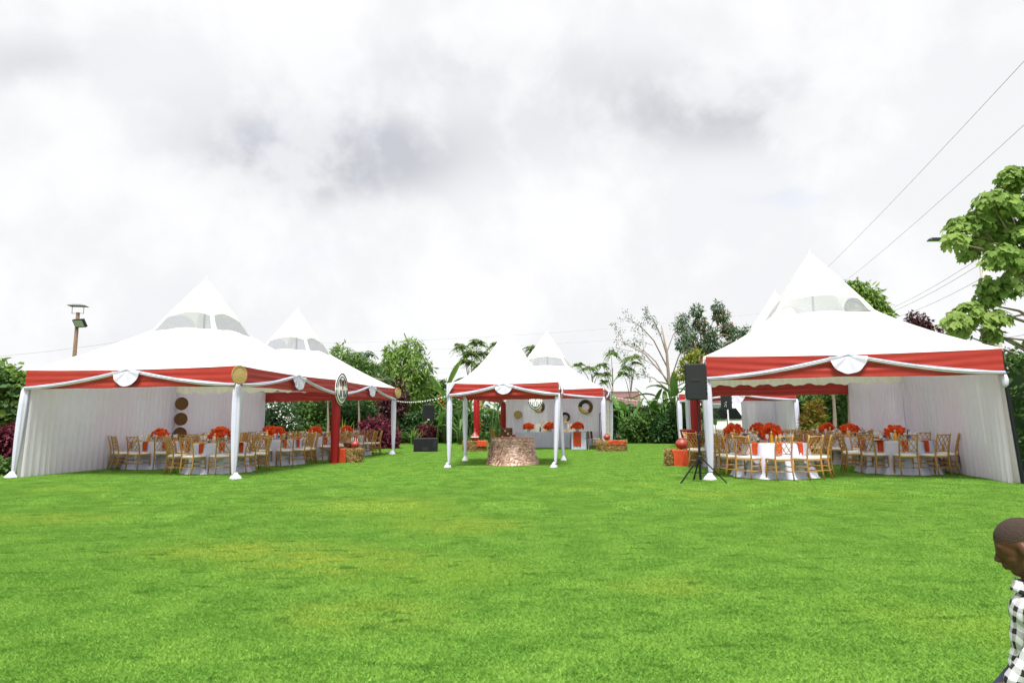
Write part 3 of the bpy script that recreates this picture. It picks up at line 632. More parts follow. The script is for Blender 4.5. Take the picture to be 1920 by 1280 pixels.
tripod('black tripod speaker stand at the corner of the right marquee', sp, 0, 1.72, .52)
s1 = thing('loudspeaker', 'tall black loudspeaker on the near tripod, in front of the right marquee', 'speaker', sp, R(-112), 'black loudspeakers'); cabinet(s1, .40, .40, .74, 1.70)
sp2 = Vector((8.72, 26.2, 0)); tripod('black speaker stand behind the right marquee near the van', sp2, .4, 1.7, .5)
s2 = thing('loudspeaker', 'black loudspeaker on the far stand in front of the van', 'speaker', sp2, R(150), 'black loudspeakers'); cabinet(s2, .38, .36, .56, 1.68)
sb = thing('subwoofer', 'wide black subwoofer box on the grass near the back hedge', 'speaker', (-3.72, 27.75, 0), R(4))
c = MB().box((0, 0, .30), (1.0, .65, .56)).build('cabinet', BLACK, sb); bevel(c, .02, 2)
MB().box((-.05, -.332, .30), (.86, .012, .46)).build('grille', GRILL, c); MB().box((.0, -.338, .13), (.24, .014, .16)).build('port', BLK, c); MB().box((.38, -.338, .32), (.12, .014, .3)).build('badge_panel', BLACK, c)
for sx in (-.4, .4): MB().box((sx, 0, .01), (.06, .4, .02)).build('foot', BLK, c)
s3 = thing('loudspeaker', 'black loudspeaker on a thin pole above the subwoofer box', 'speaker', (-3.62, 27.75, 0), R(8), 'black loudspeakers'); c = cabinet(s3, .50, .44, .70, 1.30)
MB().tube([(0, 0, .58), (0, 0, 1.31)], .018, 10).build('pole', STEEL, s3); MB().box((.0, -.237, 1.36), (.09, .01, .03)).build('badge', PORC, c)

# ------------------------------------------------------------------ hay bales with cloths and gourds
def bale(label, loc, rz, L_=.95, W_=.48, H_=.42):
    t = thing('hay_bale', label, 'hay bale', loc, rz, 'hay bales')
    b = MB().grid(lambda a, b: Vector((0, 0, 0)), 0, 0) if 0 else MB().box((0, 0, H_/2+.005), (L_*.94, W_*.94, H_*.95)).build('core', HAY, t); bevel(b, .09, 3)
    n = 4200; ax = rng.integers(0, 3, n); sg = rng.choice([-1, 1], n); p = (rng.random((n, 3))-.5)*np.array([L_, W_, H_])
    for k, D in enumerate((L_, W_, H_)): p[ax == k, k] = sg[ax == k]*D/2*(.93+.12*rng.random((ax == k).sum()))
    p[:, 2] += H_/2+.01; d = rng.normal(0, 1, (n, 3)); d[np.arange(n), ax] *= .35; d[:, 0] *= 1.2; d /= np.linalg.norm(d, axis=1)[:, None]
    ln = .06+.12*rng.random(n); u = np.cross(d, rng.normal(0, 1, (n, 3))); u /= np.linalg.norm(u, axis=1)[:, None]; wd = .006
    a, b2 = p-d*ln[:, None]/2, p+d*ln[:, None]/2
    v = np.stack([a-u*wd, a+u*wd, b2+u*wd, b2-u*wd], 1).reshape(-1, 3); v[:, 2] = np.maximum(v[:, 2], .004)
    o = link('straw', numesh('straw', v, np.arange(4*n).reshape(n, 4), HAY), t, kind='stuff')
    for s in (-.25, .25): MB().tube([(s*L_, -W_/2-.006, .01), (s*L_, -W_/2-.008, H_), (s*L_, W_/2+.006, H_+.004), (s*L_, W_/2+.006, .01)], .004, 5).build('twine', WICKD, t)
    return t
def drape_cloth(label, loc, rz, w_, L_, H_, W_, back=.1, drop=1.0):
    def fn(a, b):
        x = (a-.5)*w_*(1+.06*math.sin(b*6))+.02*math.sin(b*9); s = b*(back+W_+(H_+.03)*drop)
        if s < back: y, z = W_/2+.03, H_-back+s
        elif s < back+W_: y, z = W_/2+.02-(s-back)*1.06, H_+.035+.006*math.sin(a*11+s*8)
        else: y, z = -W_/2-.035-.014*math.sin(a*13+1)*(s-back-W_)*3-.05*(s-back-W_), max(.012, H_+.03-(s-back-W_))
        return (x, y, z)
    o = MB().grid(fn, 22, 30).build('orange_cloth', ORANGE, None, True, loc, rz); return tag(o, label, 'cloth', 'orange cloths on hay bales')
def gourd(label, loc, m, s=1.0, tilt=0, neck=True, group='clay and gourd pots'):
    prof = [(.02, .0), (.08, .015), (.125, .07), (.13, .12), (.10, .18), (.055, .225), (.035, .28), (.032, .34), (.045, .37), (.04, .375)] if neck else [(.03, 0), (.10, .02), (.145, .09), (.145, .14), (.11, .20), (.06, .225), (.07, .245), (.06, .25)]
    t = thing('gourd_pot', label, 'pot', loc, rng.random()*6, group)
    b = MB().lathe([(r*s, z*s) for r, z in prof], 20).build('bowl', m, t, True); b.rotation_euler = (tilt, 0, 0)
    bd = MB().lathe([(.134*s, .10*s), (.138*s, .115*s), (.134*s, .13*s)], 20, cap=False).build('bead_band', PORC if m is POT else BLK, b, True); return t
bale('hay bale with an orange cloth at the red post of the left tent', (-5.33, 20.72, 0), R(-8), .92)
drape_cloth('orange cloth over the hay bale at the red post of the left tent', (-5.46, 20.72, 0), R(-8), .50, .9, .42, .48)
gourd('brown clay pot on the hay bale by the left red post', (-5.05, 20.78, .465), POT, .95, 0, False)
gourd('long-necked gourd on the hay bale by the left red post', (-5.3, 20.86, .47), WICKD, 1.15)
hb = thing('hoop_basket', 'brown wicker hoop basket with white weave on the left tent bale', 'basket', (-5.15, 20.96, .45), R(20))
MB().tube([(math.cos(a)*.17, 0, .20+math.sin(a)*.2) for a in np.linspace(0, 2*math.pi, 25)], .018, 8, False).build('hoop', WICKD, hb, True)
for k in range(5): MB().bar((-.12+.06*k, 0, .05), (-.12+.06*k, 0, .34), .012).build('spoke', PORC, hb)
bale('hay bale with an orange cloth and clay pot beside the near tripod speaker', (4.72, 18.35, 0), R(-10), .78)
drape_cloth('orange cloth over the hay bale beside the near tripod speaker', (4.72, 18.35, 0), R(-10), .42, .8, .42, .48)
gourd('round dark red clay pot on the bale beside the near tripod speaker', (4.78, 18.3, .465), POT, 1.25, 0, False)
gb = thing('woven_funnel', 'dark red woven funnel basket leaning on the red post of the right tent', 'basket', (5.02, 18.62, .47), 0)
MB().lathe([(.05, .0), (.09, .14), (.16, .34), (.20, .52), (.19, .53), (.07, .16)], 20, cap=False).build('funnel', REDD, gb, True); MB().lathe([(.205, .515), (.21, .53), (.2, .54)], 20, cap=False).build('rim', WICKD, gb, True)
bale('wide hay bale by the right front post of the head table tent', (4.12, 26.95, 0), R(-6), 1.15)
drape_cloth('orange cloth over the wide hay bale of the head table tent', (4.3, 26.97, 0), R(-6), .72, .9, .42, .5, .1, .38)
gourd('orange clay pot on the wide hay bale of the head table tent', (3.92, 26.95, .47), POT, 1.0, 0, False); gourd('thin-necked dark gourd on the wide hay bale of the head table tent', (4.36, 26.92, .47), BLK, .8)
bale('hay bale by the red front post of the head table tent', (-1.62, 27.72, 0), R(4), .95)
drape_cloth('orange cloth over the hay bale by the head table tent red post', (-1.35, 27.72, 0), R(4), .42, .9, .42, .5, .1, .5)
gourd('red and white beaded gourd by the head table tent red post', (-1.62, 27.75, .46), POT, 1.35)

# ------------------------------------------------------------------ cake table in the gazebo
ck = thing('ruffled_table', 'round cake table in a rose gold ruffled cloth under the gazebo', 'table', (-.02, 19.35, 0), 0)
def ckf(r, z, a): d = 1-z/.78; return r*(1+.035*d*math.cos(9*a+1)+.02*d*math.cos(14*a))
PR = [(.62, .78), (.635, .75), (.65, .6), (.68, .4), (.715, .2), (.765, .012)]
MB().lathe([(.001, .782)]+PR, 60, fn=ckf, cap=False).build('underskirt', ROSED, ck, True)
for k in range(4): MB().tube([(.35*math.cos(k*1.57), .35*math.sin(k*1.57), 0), (.35*math.cos(k*1.57), .35*math.sin(k*1.57), .77)], .015, 6).build('leg', STEEL, ck)
NC, NR = 70, 19; n = NC*NR+500; ii = np.arange(NC*NR); zz = np.concatenate([.03+.755*((ii//NC)+.5*(ii % 2)+rng.normal(0, .12, NC*NR))/NR, np.full(500, .786)]); aa = np.concatenate([(ii % NC)*2*np.pi/NC+.05*np.sin((ii//NC)*.55+(ii % NC)*.8), rng.random(500)*2*np.pi])
rr = np.interp(zz, [p[1] for p in PR][::-1], [p[0] for p in PR][::-1]); rr = rr*np.array([ckf(1, z, a) for z, a in zip(zz, aa)])
tp = np.arange(n) >= NC*NR; zz = np.clip(zz, .02, .786); rr[tp] *= np.sqrt(rng.random(tp.sum())); zz[tp] = .786
P_ = np.stack([rr*np.cos(aa), rr*np.sin(aa), zz], 1); od = np.stack([np.cos(aa), np.sin(aa), np.zeros(n)], 1); od[tp] = (0, 0, 1)
tw = rng.normal(0, .22, n); tang = np.stack([-np.sin(aa), np.cos(aa), tw*.6], 1); tang /= np.linalg.norm(tang, axis=1)[:, None]; dn = np.stack([np.zeros(n), np.zeros(n), -np.ones(n)], 1); dn[tp] = rng.normal(0, 1, (tp.sum(), 3))*[1, 1, .1]
sz = (.036+.012*rng.random(n))[:, None]; lift = (.022+.034*rng.random(n))[:, None]; lift[tp] = .012; sz[tp] *= .7
v = np.stack([P_-tang*sz, P_+tang*sz, P_+tang*sz*.8+dn*sz*1.05+od*lift, P_-tang*sz*.8+dn*sz*1.05+od*lift*.55], 1).reshape(-1, 3); v[:, 2] = np.maximum(v[:, 2], .006)
link('ruffles', numesh('ruffles', v, np.arange(4*n).reshape(n, 4), ROSE), ck, kind='stuff')

# ------------------------------------------------------------------ head table tent contents (in the tent's own directions)
H4 = lambda x, y, z=0: TW(T4, (x, y, z))
ht = thing('head_table', 'long head table with a white pleated skirt in the rear tent', 'table', H4(-.25, .35), a4)
MB().box((0, 0, .735), (2.7, .75, .035)).build('table_top', CLOTH, ht)
for sx in (-1.25, 1.25):
    for sy in (-.3, .3): MB().tube([(sx, sy, 0), (sx, sy, .72)], .018, 6).build('leg', STEEL, ht)
def skirt(a, b):
    per = 2*(2.7+.75); s = a*per; f = .018*math.sin(a*per*2*math.pi/.11)*(.3+.7*b)
    if s < 2.7: p, n_ = Vector((-1.35+s, -.375)), Vector((0, -1))
    elif s < 3.45: p, n_ = Vector((1.35, -.375+s-2.7)), Vector((1, 0))
    elif s < 6.15: p, n_ = Vector((1.35-(s-3.45), .375)), Vector((0, 1))
    else: p, n_ = Vector((-1.35, .375-(s-6.15))), Vector((-1, 0))
    q = p+n_*(.02+f); return (q.x, q.y, .74-.73*b)
MB().grid(skirt, 330, 4).build('skirt', CLOTH, ht, True)
st = thing('side_table', 'small white side table with an orange runner by the head table', 'table', H4(1.62, -1.35), a4)
MB().lathe([(.44, 0), (.44, .03)], 4, (0, 0, .74)).build('table_top', CLOTH, st).rotation_euler = (0, 0, R(45))
k4 = MB().grid(lambda a, b: (lambda s, o: ((-.33+o*0+s*.66 if True else 0), -.33-.03-.05*b-.014*math.sin(a*30)*b, .765-.755*b))(a, 0), 40, 8); k4.build('cloth_front', CLOTH, st, True)
for k, (ang) in enumerate((90, 180, 270)):
    o = MB().grid(lambda a, b: (-.33+a*.66, -.33-.03-.05*b-.014*math.sin(a*30+k)*b, .765-.755*b), 40, 8).build('cloth_side', CLOTH, st, True); o.rotation_euler = (0, 0, R(ang))
MB().box((0, 0, .772), (.70, .70, .012)).build('cloth_top', CLOTH, st)
o = MB().grid(lambda a, b: ((a-.5)*.34, .3-.66*min(1, b*1.6) if b < .6 else -.385-.06*(b-.6), .785 if b < .6 else .78-(b-.6)*1.55), 6, 20).build('table_runner', ORANGE, None, True, H4(1.55, -1.37), a4); tag(o, 'bright orange runner over the small side table by the head table', 'runner')
for k in range(3):
    o = MB().grid(lambda a, b: ((a-.5)*.10+.03*b, -.02-.10*b*b, -.32*b), 3, 8).build('striped_ribbon', [LF_MAR, WICKD, LF_MAR][k], None, True, H4(1.86+.14*k, -1.62+.12*k, .80), a4); tag(o, 'maroon ribbon hanging on the side table, %s from the orange runner' % ['first', 'second', 'third'][k], 'ribbon', 'maroon ribbons')
p = H4(2.35, -1.25); chair(p.x, p.y, R(80), 'gold lattice chair beside the small side table in the head table tent', 'gold chairs in the head table tent')
p = H4(-2.25, -1.1); chair(p.x, p.y, R(-60), 'gold lattice chair behind the cake table, by the patterned armchair', 'gold chairs in the head table tent')
for (x, y, rad, lab) in ((-1.0, .2, .23, 'round orange flower ball on the left end of the head table'), (.05, .2, .25, 'round orange flower ball in the middle of the head table'), (1.5, -1.2, .24, 'orange flower ball on the small side table')):
    q = H4(x, y, .76 if y > 0 else .785); centrepiece(q.x, q.y, q.z, lab, rad, 46, 'flower balls of the head table', .34)
def ring(label, p, rz, ro, ri_, cols, z):
    t = thing('wall_ring', label, 'wall decor', (p.x, p.y, z), rz, 'patchwork rings on the curtain')
    for k, m in enumerate(cols):
        a0, a1 = 2*math.pi*k/len(cols), 2*math.pi*(k+1)/len(cols); mb = MB(); n = 14; vs = []
        for i in range(n+1):
            a = a0+(a1-a0)*i/n
            for (r_, d_) in ((ri_, -.01), ((ri_+ro)/2, -.045), (ro, -.01), ((ri_+ro)/2, .01)): vs.append((math.cos(a)*r_, d_, math.sin(a)*r_))
        mb.add(vs, [(i*4+j, i*4+(j+1) % 4, (i+1)*4+(j+1) % 4, (i+1)*4+j) for i in range(n) for j in range(4)]+[(0, 1, 2, 3), (n*4+3, n*4+2, n*4+1, n*4)]); mb.build('segment', m, t, True)
C3 = [WICKD, BLK, RAFF]
ring('black, brown and straw ring on the head table curtain behind the striped mask', H4(-.85, 2.42), a4, .31, .15, [WICKD, BLK, BLK, RAFF, RAFF, WICKD], 1.98)
ring('largest black, brown and straw ring on the right of the head table curtain', H4(1.55, 2.42), a4, .37, .19, [WICKD, BLK, BLK, RAFF, RAFF, WICKD], 1.96)
ring('small brown and black ring on the middle of the head table curtain', H4(.5, 2.42), a4, .25, .12, [BLK, BLK, WICKD, RAFF, RAFF, WICKD], 1.45)
for k, x in enumerate((-.22, .75)):
    t = thing('gold_hoop', ['gold hoop standing on the head table behind the middle flower ball', 'gold hoop standing on the right end of the head table'][k], 'hoop', H4(x, .5, .76), a4, 'gold hoops')
    MB().tube([(math.cos(a)*.22, 0, .24+math.sin(a)*.22) for a in np.linspace(0, 2*math.pi, 33)], .022, 8, False).build('hoop', BRASS, t, True); MB().box((0, 0, .011), (.2, .1, .02)).build('base', BRASS, t)
for k, (x, y) in enumerate(((-.62, 1.05), (.95, 1.15))):
    t = thing('covered_chair', ['left beige covered chair behind the head table', 'right beige covered chair behind the head table'][k], 'chair', H4(x, y), a4+math.pi, 'beige covered chairs')
    for (nm, cc, dd) in (('seat', (0, 0, .44), (.46, .46, .09)), ('backrest', (0, -.21, .80), (.44, .06, .62)), ('skirt', (0, 0, .2), (.44, .44, .39))): bevel(MB().box(cc, dd).build(nm, CUSH, t, True), .02)
ar = thing('armchair', 'armchair with a black and red patterned back, left of the head table', 'armchair', H4(-2.0, -.2), a4+R(10))
for (nm, cc, dd, m) in (('seat', (0, 0, .33), (.62, .62, .2), CUSH), ('backrest', (0, .27, .70), (.56, .14, .50), WICKD), ('arm', (-.36, 0, .45), (.11, .62, .36), RED), ('arm', (.36, 0, .45), (.11, .62, .36), RED), ('base', (0, 0, .12), (.56, .56, .22), CUSH)): bevel(MB().box(cc, dd).build(nm, m, ar, True), .03)
for i in range(4):
    for j in range(3): MB().box((-.21+.14*i, .192, .54+.14*j), (.085, .012, .09), 0, .25).build('pattern_patch', [CUSH, RED, BLK][(i+j) % 3], ar)
sf = disc('straw_fan', 'pale yellow straw fan hung on the left of the head table curtain', H4(-1.95, 2.38, 1.6), a4, .22, .2, WICK, None)
mc = thing('microphone_stand', 'thin black microphone stand inside the head table tent', 'stand', H4(2.35, .6), 0)
MB().tube([(0, 0, .03), (.03, 0, 1.5)], .012, 8).build('pole', STEEL, mc); MB().lathe([(.16, 0), (.16, .02), (.03, .04)], 16).build('base', STEEL, mc); MB().tube([(.03, 0, 1.5), (.06, -.04, 1.64)], .018, 8).build('microphone', BLK, mc)
q = H4(-.42, .15, .76); bm, cm, lm, ch = BOT['dark']; o = link('bottle', bm, None, q); link('cap', cm, o, (0, 0, ch)); link('wrapper', lm, o); tag(o, 'dark bottle standing alone on the head table', 'bottle')

# ------------------------------------------------------------------ trees, shrubs and hedges
def nrmz(a): return a/np.maximum(np.linalg.norm(a, axis=1), 1e-6)[:, None]
DIAMOND = (np.array([[0, 0, 0], [.5, .42, -.04], [0, 1, -.10], [-.5, .42, -.04]]), np.array([[0, 1, 2, 3]]))
FOLD = (np.array([[0, 0, 0], [.42, .25, .10], [.40, .62, .06], [0, 1, -.16], [-.40, .62, .06], [-.42, .25, .10], [0, .5, -.02]]), np.array([[0, 1, 2, 6], [6, 2, 3, 3], [0, 6, 4, 5], [6, 3, 3, 4]]))
def leaves_np(pos, d, nz, size, width, tpl=DIAMOND):
    d = nrmz(d); x = nrmz(np.cross(d, nz)); z = np.cross(x, d); tv, tf = tpl; s = size[:, None, None]
    v = pos[:, None, :]+s*(tv[None, :, 0:1]*width*x[:, None, :]+tv[None, :, 1:2]*d[:, None, :]+tv[None, :, 2:3]*z[:, None, :])
    k = len(tv); f = (tf[None]+(np.arange(len(pos))*k)[:, None, None]).reshape(-1, 4); return v.reshape(-1, 3), f
def cloud(clumps, n, size, width=.5, droop=.4, tpl=DIAMOND, shell=.55, flat=1.0):
    """leaf blades through clumps [(centre, radius)]"""
    c = np.array([list(q[0]) for q in clumps]); r = np.array([q[1] for q in clumps]); pk_ = rng.choice(len(c), n, p=r**2/np.sum(r**2))
    o = nrmz(rng.normal(0, 1, (n, 3))); q = (shell+(1-shell)*rng.random(n)**.7)*(.82+.4*rng.random(n)); off = o*q[:, None]*r[pk_][:, None]; off[:, 2] *= flat
    pos = c[pk_]+off; d = o*.7+rng.normal(0, .55, (n, 3)); d[:, 2] -= droop; nz = o*.5+rng.normal(0, .45, (n, 3)); nz[:, 2] += .7
    return leaves_np(pos, d, nz, size*(.6+.8*rng.random(n)), width, tpl)
def trunk_mesh(base, top, r0, clumps, fork=.5, bend=.15, r_limb=.4, m=BARK, twigs=True):
    mb = MB(); base, top = Vector(base), Vector(top); pts = []
    for k in range(7):
        t = k/6; pts.append(base.lerp(top, t)+Vector((math.sin(t*5+base.x), math.cos(t*4+base.y), 0))*bend*math.sin(math.pi*t)*.6)
    mb.tube(pts, [r0*(1-.72*k/6)*(1.25 if k == 0 else 1) for k in range(7)], 9)
    for (c, r) in clumps:
        c = Vector(c); t = min(.95, max(fork, fork+(1-fork)*random.random()*.8)); s = base.lerp(top, t); i = min(5, int(t*6)); s = pts[i].lerp(pts[i+1], t*6-i)
        mid = s.lerp(c, .5)+Vector((0, 0, .12*(c-s).length)); mb.tube([s, s.lerp(mid, .5), mid, mid.lerp(c, .6), c], [r0*r_limb, r0*r_limb*.85, r0*r_limb*.65, r0*r_limb*.45, r0*r_limb*.2], 6)
        if twigs:
            for _ in range(3):
                e = c+Vector(rng.normal(0, 1, 3)).normalized()*r*.8; mb.tube([mid.lerp(c, .6), e], [r0*.14, r0*.05], 5)
    return mb
def tree(name, label, cat, base, top, r0, clumps, n, size, lm, bm=BARK, width=.5, droop=.4, fork=.45, tpl=DIAMOND, group=None, flat=1.0, shell=.5, bend=.15, twigs=True, r_limb=.4):
    base = Vector(base); t = thing(name, label, cat, (base.x, base.y, 0), 0, group); off = Vector((base.x, base.y, 0)); cl = [(Vector(c)-off, r) for c, r in clumps]
    trunk_mesh((0, 0, 0), Vector(top)-off, r0, cl, fork, bend, r_limb, bm, twigs).build('trunk', bm, t, True)
    v, f = cloud(cl, n, size, width, droop, tpl, shell, flat); link('crown', numesh('crown', v, f, lm), t); return t
def px(lst, Y, s): return [(at(x, y, Y+dy), r*Y/1200) for (x, y, r, dy) in lst]
def fill(x0, x1, y0, y1, Y, n, rmin, rmax, dz=2.0):
    return px([(random.uniform(x0, x1), random.uniform(y0, y1), random.uniform(rmin, rmax), random.uniform(-dz, dz)) for _ in range(n)], Y, 1)
GT = 'trees behind the garden hedge'
# leafy pale green tree over the left marquee
Y = 43
cl = px([(770, 655, 24, 0), (735, 660, 18, 1), (785, 690, 26, -1), (745, 690, 30, 0), (715, 700, 26, 1), (700, 725, 28, 0), (760, 725, 34, -1), (795, 720, 22, 1), (730, 745, 34, 0), (640, 668, 24, 2), (625, 690, 26, 2), (660, 690, 26, 2), (690, 760, 34, 0), (765, 765, 34, 0)], Y, 1)
b = at(745, 826, Y); tree('leafy_tree', 'pale green leafy tree with drooping leaves behind the left marquee', 'tree', (b.x, b.y, 0), at(750, 680, Y), .22, cl, 11000, .34, LF_LIGHT, droop=.9, width=.34, group=GT)
Y = 47; cl = px([(800, 740, 26, 0), (825, 735, 22, 0), (790, 760, 30, 0), (835, 755, 24, 1), (850, 760, 26, 0), (775, 740, 24, 1), (810, 765, 30, 0)], Y, 1)
b = at(815, 826, Y); tree('leafy_tree', 'mid green bushy tree between the left marquee and the gazebo', 'tree', (b.x, b.y, 0), at(815, 760, Y), .16, cl, 6500, .30, LF_MID, group=GT)
# fern-leaved tree: whorls of drooping pinnate fronds
def frond_tree(name, label, base, top, r0, whorls, lm, bm=BARKG, per=11, L_=1.0, group=GT, leaflet=.16, wid=.28, fork=.35, bend=.1, pairs=9, r_limb=.5):
    base = Vector(base); t = thing(name, label, 'tree', (base.x, base.y, 0), 0, group); off = Vector((base.x, base.y, 0)); cl = [(Vector(c)-off, r) for c, r in whorls]
    mb = trunk_mesh((0, 0, 0), Vector(top)-off, r0, cl, fork, bend, r_limb, bm, False); P0, D0, Z0, S0 = [], [], [], []
    for c, r in cl:
        for k in range(per):
            a = 2*math.pi*k/per+rng.random()*.7; el = -.35+1.55*rng.random(); ln = r*L_*(.8+.5*rng.random()); h = Vector((math.cos(a), math.sin(a), 0)); pts = []
            for i in range(6):
                s = i/5; pts.append(c+h*ln*s*math.cos(el)+Vector((0, 0, ln*(s*math.sin(el)-.75*s*s))))
            mb.tube(pts, [.012, .011, .009, .007, .005, .003], 4, False)
            sd = h.cross(Vector((0, 0, 1)))
            for i in range(pairs):
                s = .2+.8*i/(pairs-1); j = min(4, int(s*5)); p = pts[j].lerp(pts[j+1], s*5-j)
                for sg in (-1, 1):
                    P0.append(p); D0.append(sd*sg+h*.5+Vector((0, 0, -.35))); Z0.append((0, 0, 1)); S0.append(leaflet*ln*(1.25-.6*s)*(.8+.4*rng.random()))
    mb.build('trunk', bm, t, True); v, f = leaves_np(np.array([list(p) for p in P0]), np.array([list(d) for d in D0])+rng.normal(0, .12, (len(D0), 3)), np.array(Z0)+rng.normal(0, .2, (len(Z0), 3)), np.array(S0), wid)
    link('crown', numesh('crown', v, f, lm), t); return t
Y = 40; b = at(678, 828, Y)
frond_tree('fern_tree', 'dark fern-leaved tree in front of the pale green tree', (b.x, b.y, 0), at(680, 680, Y), .14, px([(680, 668, 34, 0), (663, 685, 30, 0), (700, 690, 30, 1), (672, 708, 36, -1), (695, 720, 34, 0), (655, 715, 30, 1), (720, 712, 30, 0), (640, 735, 30, 0), (735, 740, 32, 0)], Y, 1), LF_DARK, per=13, leaflet=.34, wid=.26, pairs=8)
Y = 41; b = at(882, 828, Y)
frond_tree('frond_tree', 'slender tree with drooping green fronds behind the gazebo roof', (b.x, b.y, 0), at(884, 705, Y), .09, px([(862, 648, 22, 0), (895, 642, 22, 0), (885, 664, 24, 1), (905, 662, 18, 0), (876, 678, 22, 0), (900, 685, 18, -1), (930, 645, 17, 0), (994, 652, 18, 0), (1000, 662, 16, 0)], Y, 1), LF_LIGHT, per=16, leaflet=.42, wid=.34, fork=.55, r_limb=.45)
Y = 44
for k, (bx, tx, ty, ws, lab) in enumerate(((1172, 1188, 700, [(1186, 668, 20, 0), (1178, 690, 18, 0), (1168, 700, 16, 0), (1192, 680, 14, 0)], 'young frond tree with two stems beside the tiled house'), (1150, 1149, 690, [(1146, 660, 17, 0), (1128, 682, 16, 0), (1138, 700, 12, 0)], 'young straight frond tree behind the head table tent'), (1125, 1110, 700, [(1085, 683, 14, 0), (1105, 690, 16, 0), (1122, 700, 14, 0), (1132, 715, 12, 0)], 'young leaning frond tree over the head table tent roof'))):
    b = at(bx, 826, Y); frond_tree('frond_tree', lab, (b.x, b.y, 0), at(tx, ty, Y), .07, px(ws, Y, 1), LF_LIGHT, per=13, leaflet=.44, wid=.36, fork=.5, r_limb=.45)
# nearly bare tree
Y = 37; b = at(1268, 824, Y); t = thing('bare_tree', 'nearly bare spreading tree with a few small leaves right of the head table tent', 'tree', (b.x, b.y, 0), 0, GT); off = Vector((b.x, b.y, 0)); mb = MB(); tips = []
def branch(p, d, ln, r, depth):
    pts = [p]; q = p.copy(); dd = d.copy()
    for i in range(4):
        dd = (dd+Vector(rng.normal(0, .13, 3))+Vector((0, 0, .05))).normalized(); q = q+dd*ln/4; pts.append(q.copy())
    mb.tube(pts, [r*(1-.14*i) for i in range(5)], 6 if depth < 2 else 4, False)
    if depth >= 2: tips.extend([pts[2], pts[3], pts[4]])
    if depth < 4:
        for k in range(2 if depth else 3):
            s = pts[random.choice((2, 3, 4))] if k else pts[4]; nd = (dd+Vector(rng.normal(0, .5, 3))+Vector((-.06, 0, .08))).normalized(); branch(s, nd, ln*random.uniform(.62, .85), r*.58, depth+1)
tr = [Vector((0, 0, 0)), at(1262, 770, Y)-off, at(1254, 710, Y)-off, at(1250, 660, Y)-off, at(1240, 610, Y)-off]
mb.tube(tr, [.15, .12, .10, .07, .03], 8)
for (px0, py0, tx, ty, r_) in ((1256, 725, 1205, 655, .05), (1254, 715, 1165, 640, .05), (1252, 690, 1200, 610, .045), (1255, 720, 1290, 640, .045), (1250, 665, 1225, 600, .04), (1258, 735, 1195, 700, .04), (1250, 660, 1275, 610, .035)):
    s, e = at(px0, py0, Y)-off, at(tx, ty, Y+random.uniform(-1.5, 1.5))-off; d = (e-s); m_ = s.lerp(e, .5)+Vector((0, 0, .12*d.length)); mb.tube([s, m_, e], [r_, r_*.75, r_*.5], 6, False); tips.append(e)
    for k in range(3):
        qq = s.lerp(e, .55+.2*k); branch(qq, (d.normalized()*1.3+Vector(rng.normal(0, .4, 3))-Vector((0, 0, .25))).normalized(), d.length*.22, r_*.4, 2)
mb.build('trunk', BARKG, t, True)
v, f = cloud([(p, .22) for p in tips], 1500, .12, .45, .3, flat=.6); link('crown', numesh('crown', v, f, LF_BLUE), t)
Y = 42; b = at(1318, 824, Y); cl = px([(1282, 598, 11, 0), (1306, 582, 13, 0), (1345, 576, 12, 0), (1352, 592, 15, 0), (1290, 628, 17, 0), (1312, 606, 14, 0), (1330, 625, 17, 0), (1365, 618, 16, 1), (1385, 632, 17, 0), (1400, 622, 13, 0), (1300, 655, 17, 0), (1325, 650, 17, 0), (1345, 655, 18, 0), (1370, 655, 18, 1), (1280, 645, 14, 0), (1318, 680, 18, 0), (1345, 680, 20, 0), (1295, 690, 14, 0), (1275, 612, 10, 0)], Y, 1)
tree('feathery_tree', 'grey-green tufted tree behind the corner of the right marquee', 'tree', (b.x, b.y, 0), at(1322, 600, Y), .14, cl, 9000, .20, LF_BLUE, BARKG, width=.40, droop=.5, group=GT, fork=.35, shell=.3)
v, f = cloud([c for i, c in enumerate([(c_-Vector((b.x, b.y, 0)), r) for c_, r in cl]) if i in (3, 5, 10, 7, 13)], 900, .16, .5); link('seed_tufts', numesh('seed_tufts', v, f, mat('seed_brown', (.30, .17, .05), .8, (.2, .12, .04), 3, trans=.2)), t if 0 else bpy.data.objects['feathery_tree'])
Y = 33; b = at(1305, 840, Y); tree('leafy_tree', 'yellow-green young tree peeking over the near loudspeaker', 'tree', (b.x, b.y, 0), at(1300, 700, Y), .06, px([(1290, 683, 15, 0), (1305, 672, 13, 0), (1280, 700, 13, 0), (1312, 690, 14, 0)], Y, 1), 900, .22, LF_YEL, group=GT, droop=.3)
# trees behind the right marquee
Y = 27; b = at(1625, 830, Y); tree('leafy_tree', 'pale green leafy tree rising behind the right marquee roof', 'tree', (b.x, b.y, 0), at(1615, 560, Y), .16, px([(1598, 535, 14, 0), (1615, 548, 20, 0), (1635, 560, 20, 0), (1648, 580, 18, 0), (1610, 575, 26, 0), (1590, 560, 20, 1), (1630, 595, 26, 0), (1655, 600, 20, 0)], Y, 1), 4200, .26, LF_LIGHT, droop=.9, width=.36, group=GT)
Y = 25; b = at(1725, 830, Y); tree('red_leaf_tree', 'small red-leaved tree showing above the right marquee roof', 'tree', (b.x, b.y, 0), at(1722, 620, Y), .08, px([(1715, 598, 15, 0), (1732, 605, 13, 0), (1705, 612, 15, 0), (1755, 622, 13, 0), (1725, 620, 18, 0), (1745, 630, 14, 0)], Y, 1), 1500, .14, LF_PUR, group=GT)
